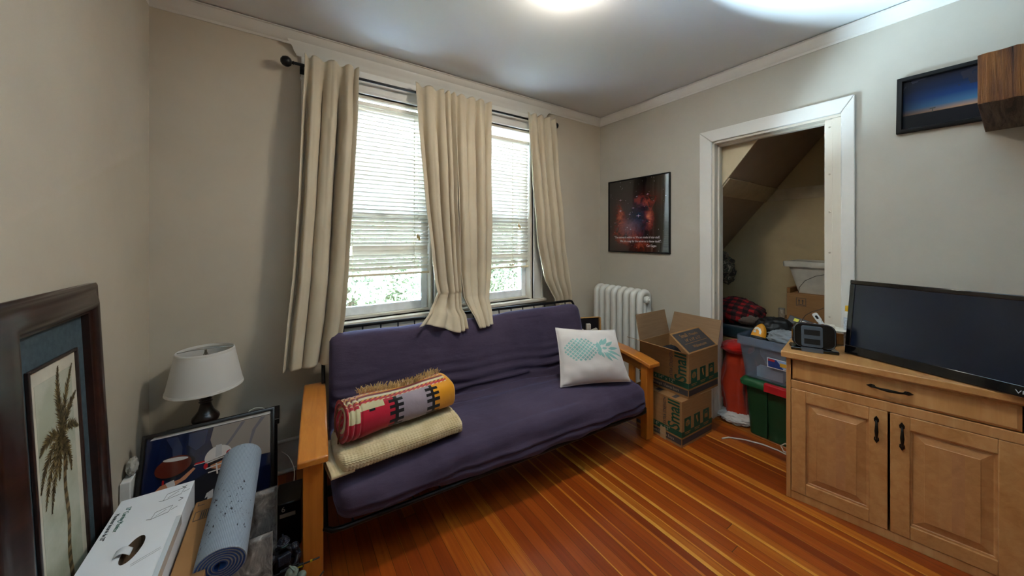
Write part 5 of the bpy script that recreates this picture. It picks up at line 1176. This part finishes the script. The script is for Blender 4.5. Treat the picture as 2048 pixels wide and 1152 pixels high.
t = NT('mat_grey'); tc = t.n('ShaderNodeTexCoord'); v = tc.outputs['Object']; sp = t.n('ShaderNodeSeparateXYZ'); t.l(v, sp.inputs[0])
ang = t.math('ARCTAN2', sp.outputs[1], sp.outputs[0]); rib = t.math('SINE', t.math('MULTIPLY', ang, 90)); rib2 = t.math('SINE', t.math('MULTIPLY', sp.outputs[2], 2*PI/.0042))
mp = t.n('ShaderNodeMapping', i_Scale=(70, 70, 38)); t.l(v, mp.inputs[0]); n1 = t.noise(mp.outputs[0], 1.6, 3, .7); n2 = t.noise(v, 9, 2)
nick = t.math('GREATER_THAN', t.math('ADD', n1, t.math('MULTIPLY', n2, .35)), .86)
t.set(Base_Color=t.mix(nick, t.ramp(t.math('MULTIPLY_ADD', rib, .5, .5), [(0, lin('#7a8796')), (1, lin('#9aa6b2'))]), lin('#23262e')), Roughness=.75)
t.bump(t.math('SUBTRACT', t.math('MULTIPLY', t.math('ADD', rib, rib2), .25), nick), .5, .003); m_mg = t.m
m_mb = P('#1c4f9a', .7, var=.1, bs=.2, bscale=200)
b.build('rolled_layers', [m_mg, m_mb], ym, smooth=60, fix=False)
b = MB()   # loose outer flap hanging on the left side, blue face outward
def flapf(u, v): 
    w = Lm*(.02+.66*v); d = .085*u*(1-.75*v); return (-.062-.030*u*(1-.5*v)+.0, -.030-d*1.5, -w)
b.grid(flapf, 12, 24, 0); b.build('loose_flap', m_mb, ym, smooth=180, solid=.004)
# canvases
m_cv = NT('crumpled_silver_print'); v = m_cv.coord(); f = m_cv.noise(v, 16, 8, .65, 1.4); m_cv.set(Base_Color=m_cv.ramp(f, [(.35, lin('#3a3431')), (.5, lin('#6b6460')), (.62, lin('#8b837c')), (.75, lin('#c7beb4'))]), Roughness=.35, Metallic=.15); m_cv.bump(f, .5, .01); m_cv = m_cv.m
m_cv2 = NT('brown_print'); v = m_cv2.coord(); f = m_cv2.noise(v, 14, 8, .65, 1.2); m_cv2.set(Base_Color=m_cv2.ramp(f, [(.35, lin('#2a1a14')), (.52, lin('#5b3c2d')), (.7, lin('#84705f')), (.8, lin('#c7b9a6'))]), Roughness=.35); m_cv2.bump(f, .5, .01); m_cv2 = m_cv2.m
for (x, y, top, wd, hh, th, mm, lb, tz) in (
    (-.105, 1.60, (.0, .16, .40), .155, .425, .018, m_cv, 'silvery grey crinkled canvas, farthest and highest of three under the rolled mat', 0),
    (-.115, 1.44, (.0, .155, .33), .150, .360, .018, m_cv, 'silvery grey crinkled canvas, middle one of three under the rolled mat', 1),
    (-.115, 1.30, (.0, .15, .17), .150, .225, .018, m_cv2, 'brown crinkled canvas, the nearest and lowest of three under the rolled mat', 2)):
    M = frame_M((x, y, .0), (1, 0, 0), top); e = empty('canvas_print', M=M, label=lb, cat='canvas', group='crinkled canvases under the rolled mat')
    b = MB(); nu, nv = 24, 40
    def cf(u, v): return (-wd/2+wd*u, hh*v, .0+(.007+.004*noise.noise(Vector((u*5, v*7, tz*3)))+.003*abs(noise.noise(Vector((u*11, v*14, tz))))) if 0 < u < 1 and 0 < v < 1 else 0)
    b.grid(cf, nu, nv); b.build('canvas_face', mm, e, smooth=180, fix=False)
    b = MB(); b.box((-wd/2, 0, -th), (wd/2, hh, -.001)); b.build('stretcher_frame', P('#1a1716', .7), e, smooth=0); b = MB(); b.tube([(wd/2, 0, 0), (wd/2, hh, 0)], .0012, 5); b.build('canvas_edge', P('#8d8880', .5), e)

# black console case with a sticker
kb_ = empty('black_console_case', (-.02, 1.90, 0), R(-6), label='black case with a white 6 and a pale sticker, standing between poster and futon arm', cat='case')
b = MB(); b.box((-.025, 0, 0), (.085, .16, .215)); b.build('case_body', P('#08080b', .3, coat=.3), kb_, bevel=.006)
b = MB(); b.box((.0, -.001, .15), (.062, -.0004, .168)); b.box((-.02, -.001, .145), (-.016, -.0004, .185)); b.build('sticker', P('#a9a49c', .6), kb_, smooth=0)
text('6', .034, Matrix.Translation((.014, -.0012, .188)) @ Matrix.Rotation(R(90), 4, 'X'), P('#c9c4bc', .6), kb_)
tag(crumple('dark_fabric', (.0, 1.79, .035), (.055, .07, .035), fabric('#070a1c', .2), amp=.3, seed=51, flat=.9), 'dark navy cloth on the floor in front of the black case', 'cloth')
rb_ = crumple('brown_pouch', (.005, 1.70, .050), (.05, .05, .045), P('#2a1712', .5), amp=.15, seed=52, flat=.95); tag(rb_, 'dark brown rounded pouch on the floor behind the armoured figurine', 'pouch')

# armoured toy figures
def skin_body(joints, edges, mat, parent, name):
    me = bpy.data.meshes.new(name); me.from_pydata([j[:3] for j in joints], edges, []); me.materials.append(mat); o = bpy.data.objects.new(name, me); COL.objects.link(o); o.parent = parent
    m = o.modifiers.new('skin', 'SKIN'); 
    if not me.skin_vertices: me.attributes  # layer is made by the modifier below
    bm = bmesh.new(); bm.from_mesh(me); lay = bm.verts.layers.skin.verify()
    for v_, j in zip(bm.verts, joints): v_[lay].radius = (j[3], j[3]*(.85 if len(j) < 5 else j[4])); v_[lay].use_root = (j is joints[0])
    bm.to_mesh(me); bm.free(); m.use_smooth_shade = True
    s_ = o.modifiers.new('sub', 'SUBSURF'); s_.levels = 1; s_.render_levels = 2; return o
def figure(loc, rz, sc, lab, cols, rifle):
    M = Matrix.Translation(loc) @ Matrix.Rotation(rz, 4, 'Z') @ Matrix.Scale(sc, 4); e = empty('armoured_figurine', M=M, label=lab, cat='figurine', group='armoured toy figurines by the futon arm')
    am, cm_, vm, gm = cols
    J = [(0, 0, .52, .085), (0, 0, .62, .075), (0, .01, .74, .10), (0, .0, .82, .05), (0, -.005, .87, .045),
         (.12, 0, .77, .055), (.19, -.03, .66, .042), (.14, -.15, .62, .035), (.08, -.21, .64, .03),
         (-.12, 0, .77, .055), (-.20, -.02, .66, .042), (-.16, -.13, .58, .035), (-.05, -.20, .56, .03),
         (.07, 0, .47, .07), (.10, -.05, .28, .055), (.11, .0, .08, .042), (.11, -.08, .03, .035),
         (-.07, 0, .47, .07), (-.11, .02, .28, .055), (-.13, .06, .08, .042), (-.13, -.02, .03, .035)]
    skin_body(J, [(0, 1), (1, 2), (2, 3), (3, 4), (2, 5), (5, 6), (6, 7), (7, 8), (2, 9), (9, 10), (10, 11), (11, 12), (0, 13), (13, 14), (14, 15), (15, 16), (0, 17), (17, 18), (18, 19), (19, 20)], am, e, 'figure_body')
    b = MB(); b.sphere((0, -.005, .945), (.078, .092, .082), 20, 14); b.lathe([(.082, -.012), (.09, -.006), (.088, .008), (.078, .012)], 20, M=Matrix.Translation((0, -.01, .955)), caps=False); b.box((-.012, -.085, 1.0), (.012, .06, 1.035)); b.build('helmet', cm_, e, bevel=.004)
    b = MB(); b.sphere((0, -.055, .935), (.06, .05, .036), 16, 10); b.build('visor', vm, e)
    for s_ in (-1, 1):
        b = MB(); b.sphere((s_*.15, 0, .79), (.062, .07, .05), 14, 10); b.build('shoulder_plate', cm_, e)
        b = MB(); b.box((s_*.115-.045, -.085, .24), (s_*.115+.045, -.03, .34)); b.build('knee_plate', cm_, e, bevel=.014, seg=3)
        b = MB(); b.box((s_*.20-.035, -.07, .60), (s_*.20+.035, .0, .70)); b.build('elbow_plate', cm_, e, bevel=.014, seg=3)
    for nm_, a_, c_ in (('chest_plate', (-.085, -.10, .66), (.085, -.05, .80)), ('belt_plate', (-.06, -.09, .50), (.06, -.06, .58)), ('backpack', (-.09, .07, .60), (.09, .13, .82))):
        b = MB(); b.box(a_, c_); b.build(nm_, cm_, e, bevel=.014, seg=3)
    if rifle:
        b = MB(); q = Matrix.Translation((.08, -.24, .64)) @ Matrix.Rotation(R(rifle), 4, 'Y') @ Matrix.Rotation(R(-18), 4, 'Z')
        b.box((-.16, -.018, -.03), (.14, .018, .03), 0, q); b.box((-.27, -.013, -.05), (-.16, .013, .015), 0, q); b.tube([(.14, 0, .01), (.36, 0, .01)], .012, 8, 0, M=q); b.box((-.03, -.012, -.10), (.01, .012, -.03), 0, q); b.box((-.05, -.012, .03), (.08, .012, .06), 0, q)
        rf = b.build('rifle', gm[0], e, bevel=.003); b = MB(); b.box((.05, -.020, -.012), (.13, .020, .012), 0, q); b.box((.23, -.014, -.004), (.26, .014, .024), 0, q); b.build('glowing_cell', gm[1], rf, bevel=.002)
    b = MB(); b.lathe([(0, 0), (.20, 0), (.205, .01), (.2, .022), (0, .024)], 28); b.build('display_base', P('#15130f', .5), e)
    return e
mg1 = P('#4d5040', .5, var=.35, vs=30, bs=.4, bscale=60, bd=.01); mg2 = P('#69766a', .4, var=.25, vs=30, bs=.3, bscale=80)
figure((.02, 1.475, 0), R(25), .24, 'olive grey armoured toy figurine with domed helmet and rifle, nearest the photo bottom edge', (mg1, mg2, P('#5d8a84', .25, .3, coat=.5), (P('#3a3a35', .4), P('#62b5a8', .3))), -50)
figure((-.005, 1.625, .0), R(10), .255, 'dark blue armoured toy figurine with a yellow banded rifle, beside the black case', (P('#0d0f18', .5, var=.3, vs=30), P('#191d2a', .4, var=.4, vs=30, bs=.4, bscale=60, bd=.01), P('#3f5250', .3), (P('#16171a', .4), P('#b3a016', .4))), -4)

# ------------------------------------------------------------------ outside the windows
m_lf = leaf_mat('#57603f', '#a3a280'); m_bk = P('#6d5c48', .9)
def tree(loc, hh, rad_, n, seed, label, mat, sz=.085):
    rnd = random.Random(seed); e = empty('conifer_tree', loc, label=label, cat='tree', group='leafy trees outside the windows')
    b = MB(); b.tube([(0, 0, 0), (.05, 0, hh*.5), (0, 0, hh*.95)], [.16, .1, .02], 10)
    for k in range(26): a = rnd.uniform(0, 2*PI); z = hh*rnd.uniform(.2, .9); q = rad_*.8*(1-.5*z/hh); b.tube([(0, 0, z), (math.cos(a)*q*.5, math.sin(a)*q*.5, z+.1), (math.cos(a)*q, math.sin(a)*q, z-.05)], [.035, .02, .006], 5)
    b.build('trunk', m_bk, e)
    b = MB()
    for k in range(n):
        z = hh*(rnd.random()**.8*.92+.06); a = rnd.uniform(0, 2*PI); q = rad_*(1-.55*z/hh)*(.55+.45*rnd.random())*(1+.25*noise.noise(Vector((a*2, z*1.5, seed)))); c = Vector((math.cos(a)*q, math.sin(a)*q, z))
        d = Vector((math.cos(a), math.sin(a), rnd.uniform(-.6, .5))).normalized()
        for j in range(5):
            t_ = (Vector((rnd.uniform(-1, 1), rnd.uniform(-1, 1), rnd.uniform(-1, 1)))+d).normalized(); p = c+Vector((rnd.uniform(-1, 1), rnd.uniform(-1, 1), rnd.uniform(-1, 1)))*sz; s_ = t_.cross(d+Vector((.1, .2, .3))).normalized()*sz*.22
            b.add([p, p+t_*sz*.5+s_, p+t_*sz, p+t_*sz*.5-s_], [(0, 1, 2, 3)])
    b.build('foliage', mat, e, smooth=0, fix=False)
GZ = -3.0
tree((.9, 6.2, GZ), 4.9, 2.1, 11000, 1, 'pale sunlit leafy tree outside the left window', m_lf)
tree((4.6, 6.9, GZ), 5.0, 2.3, 11000, 2, 'pale sunlit leafy tree outside the right window', m_lf)
b = MB(); b.box((-2.5, YW+.25, .30), (4.5, 4.05, .36)); struct(b.build('bounce_slab', P('#c9d3da', .8), smooth=0))  # unseen pale slab, added to bounce daylight up to the ceiling
b = MB(); b.box((-14, YW+.6, GZ-.1), (18, 30, GZ)); struct(b.build('ground', P('#a9b79a', .9), smooth=0))

# ------------------------------------------------------------------ light
wd = bpy.data.worlds.new('sky'); SC.world = wd; wd.use_nodes = True; nt_ = wd.node_tree; bg = nt_.nodes['Background']
bg.inputs[0].default_value = (.70, .85, 1.0, 1); bg.inputs[1].default_value = 3.4
sun = bpy.data.lights.new('sun', 'SUN'); sun.energy = 8; sun.angle = R(.6); sun.color = (1, .95, .85); so = bpy.data.objects.new('sun', sun); COL.objects.link(so); so.rotation_euler = Vector((.62, .10, -.78)).to_track_quat('-Z', 'Y').to_euler()
def area(name, loc, target, sx, sy, e, col):
    l = bpy.data.lights.new(name, 'AREA'); l.shape = 'RECTANGLE'; l.size = sx; l.size_y = sy; l.energy = e; l.color = col
    o = bpy.data.objects.new(name, l); COL.objects.link(o); o.location = loc; o.rotation_euler = (Vector(target)-Vector(loc)).to_track_quat('-Z', 'Y').to_euler(); return o

# unseen lamps added outside the windows to strengthen the daylight, from above and below
area('sky_fill', (1.1, 4.1, 3.7), (1.1, 2.2, .9), 3.4, 1.6, 8000, (.42, .62, 1.0))  # added lamp high outside, standing in for more sky
area('ceiling_fill', (1.1, 3.25, .44), (1.1, 2.3, 2.74), 2.6, .5, 150, (.62, .82, 1.0))  # added lamp over the slab, brightens the ceiling
for x0_, x1_ in (W1, W2): area('sill_fill', ((x0_+x1_)/2, 2.685, .915), ((x0_+x1_)/2, 1.9, 2.74), x1_-x0_-.06, .07, 680, (.62, .82, 1.0))  # added lamps hidden behind the sash rails, throwing light up to the ceiling
# ------------------------------------------------------------------ camera
cd = bpy.data.cameras.new('camera'); cam = bpy.data.objects.new('camera', cd); COL.objects.link(cam)
cam.location = (0, 0, 1.45); cam.rotation_euler = (R(90), 0, R(-33.9)); cd.sensor_width = 36; cd.lens = 36*676/2048; cd.shift_y = -99/2048; cd.clip_start = .02
SC.camera = cam
SC.view_settings.view_transform = 'Standard'; SC.view_settings.look = 'None'; SC.view_settings.gamma = 1; SC.view_settings.use_curve_mapping = False
SC.view_settings.exposure = 1.35
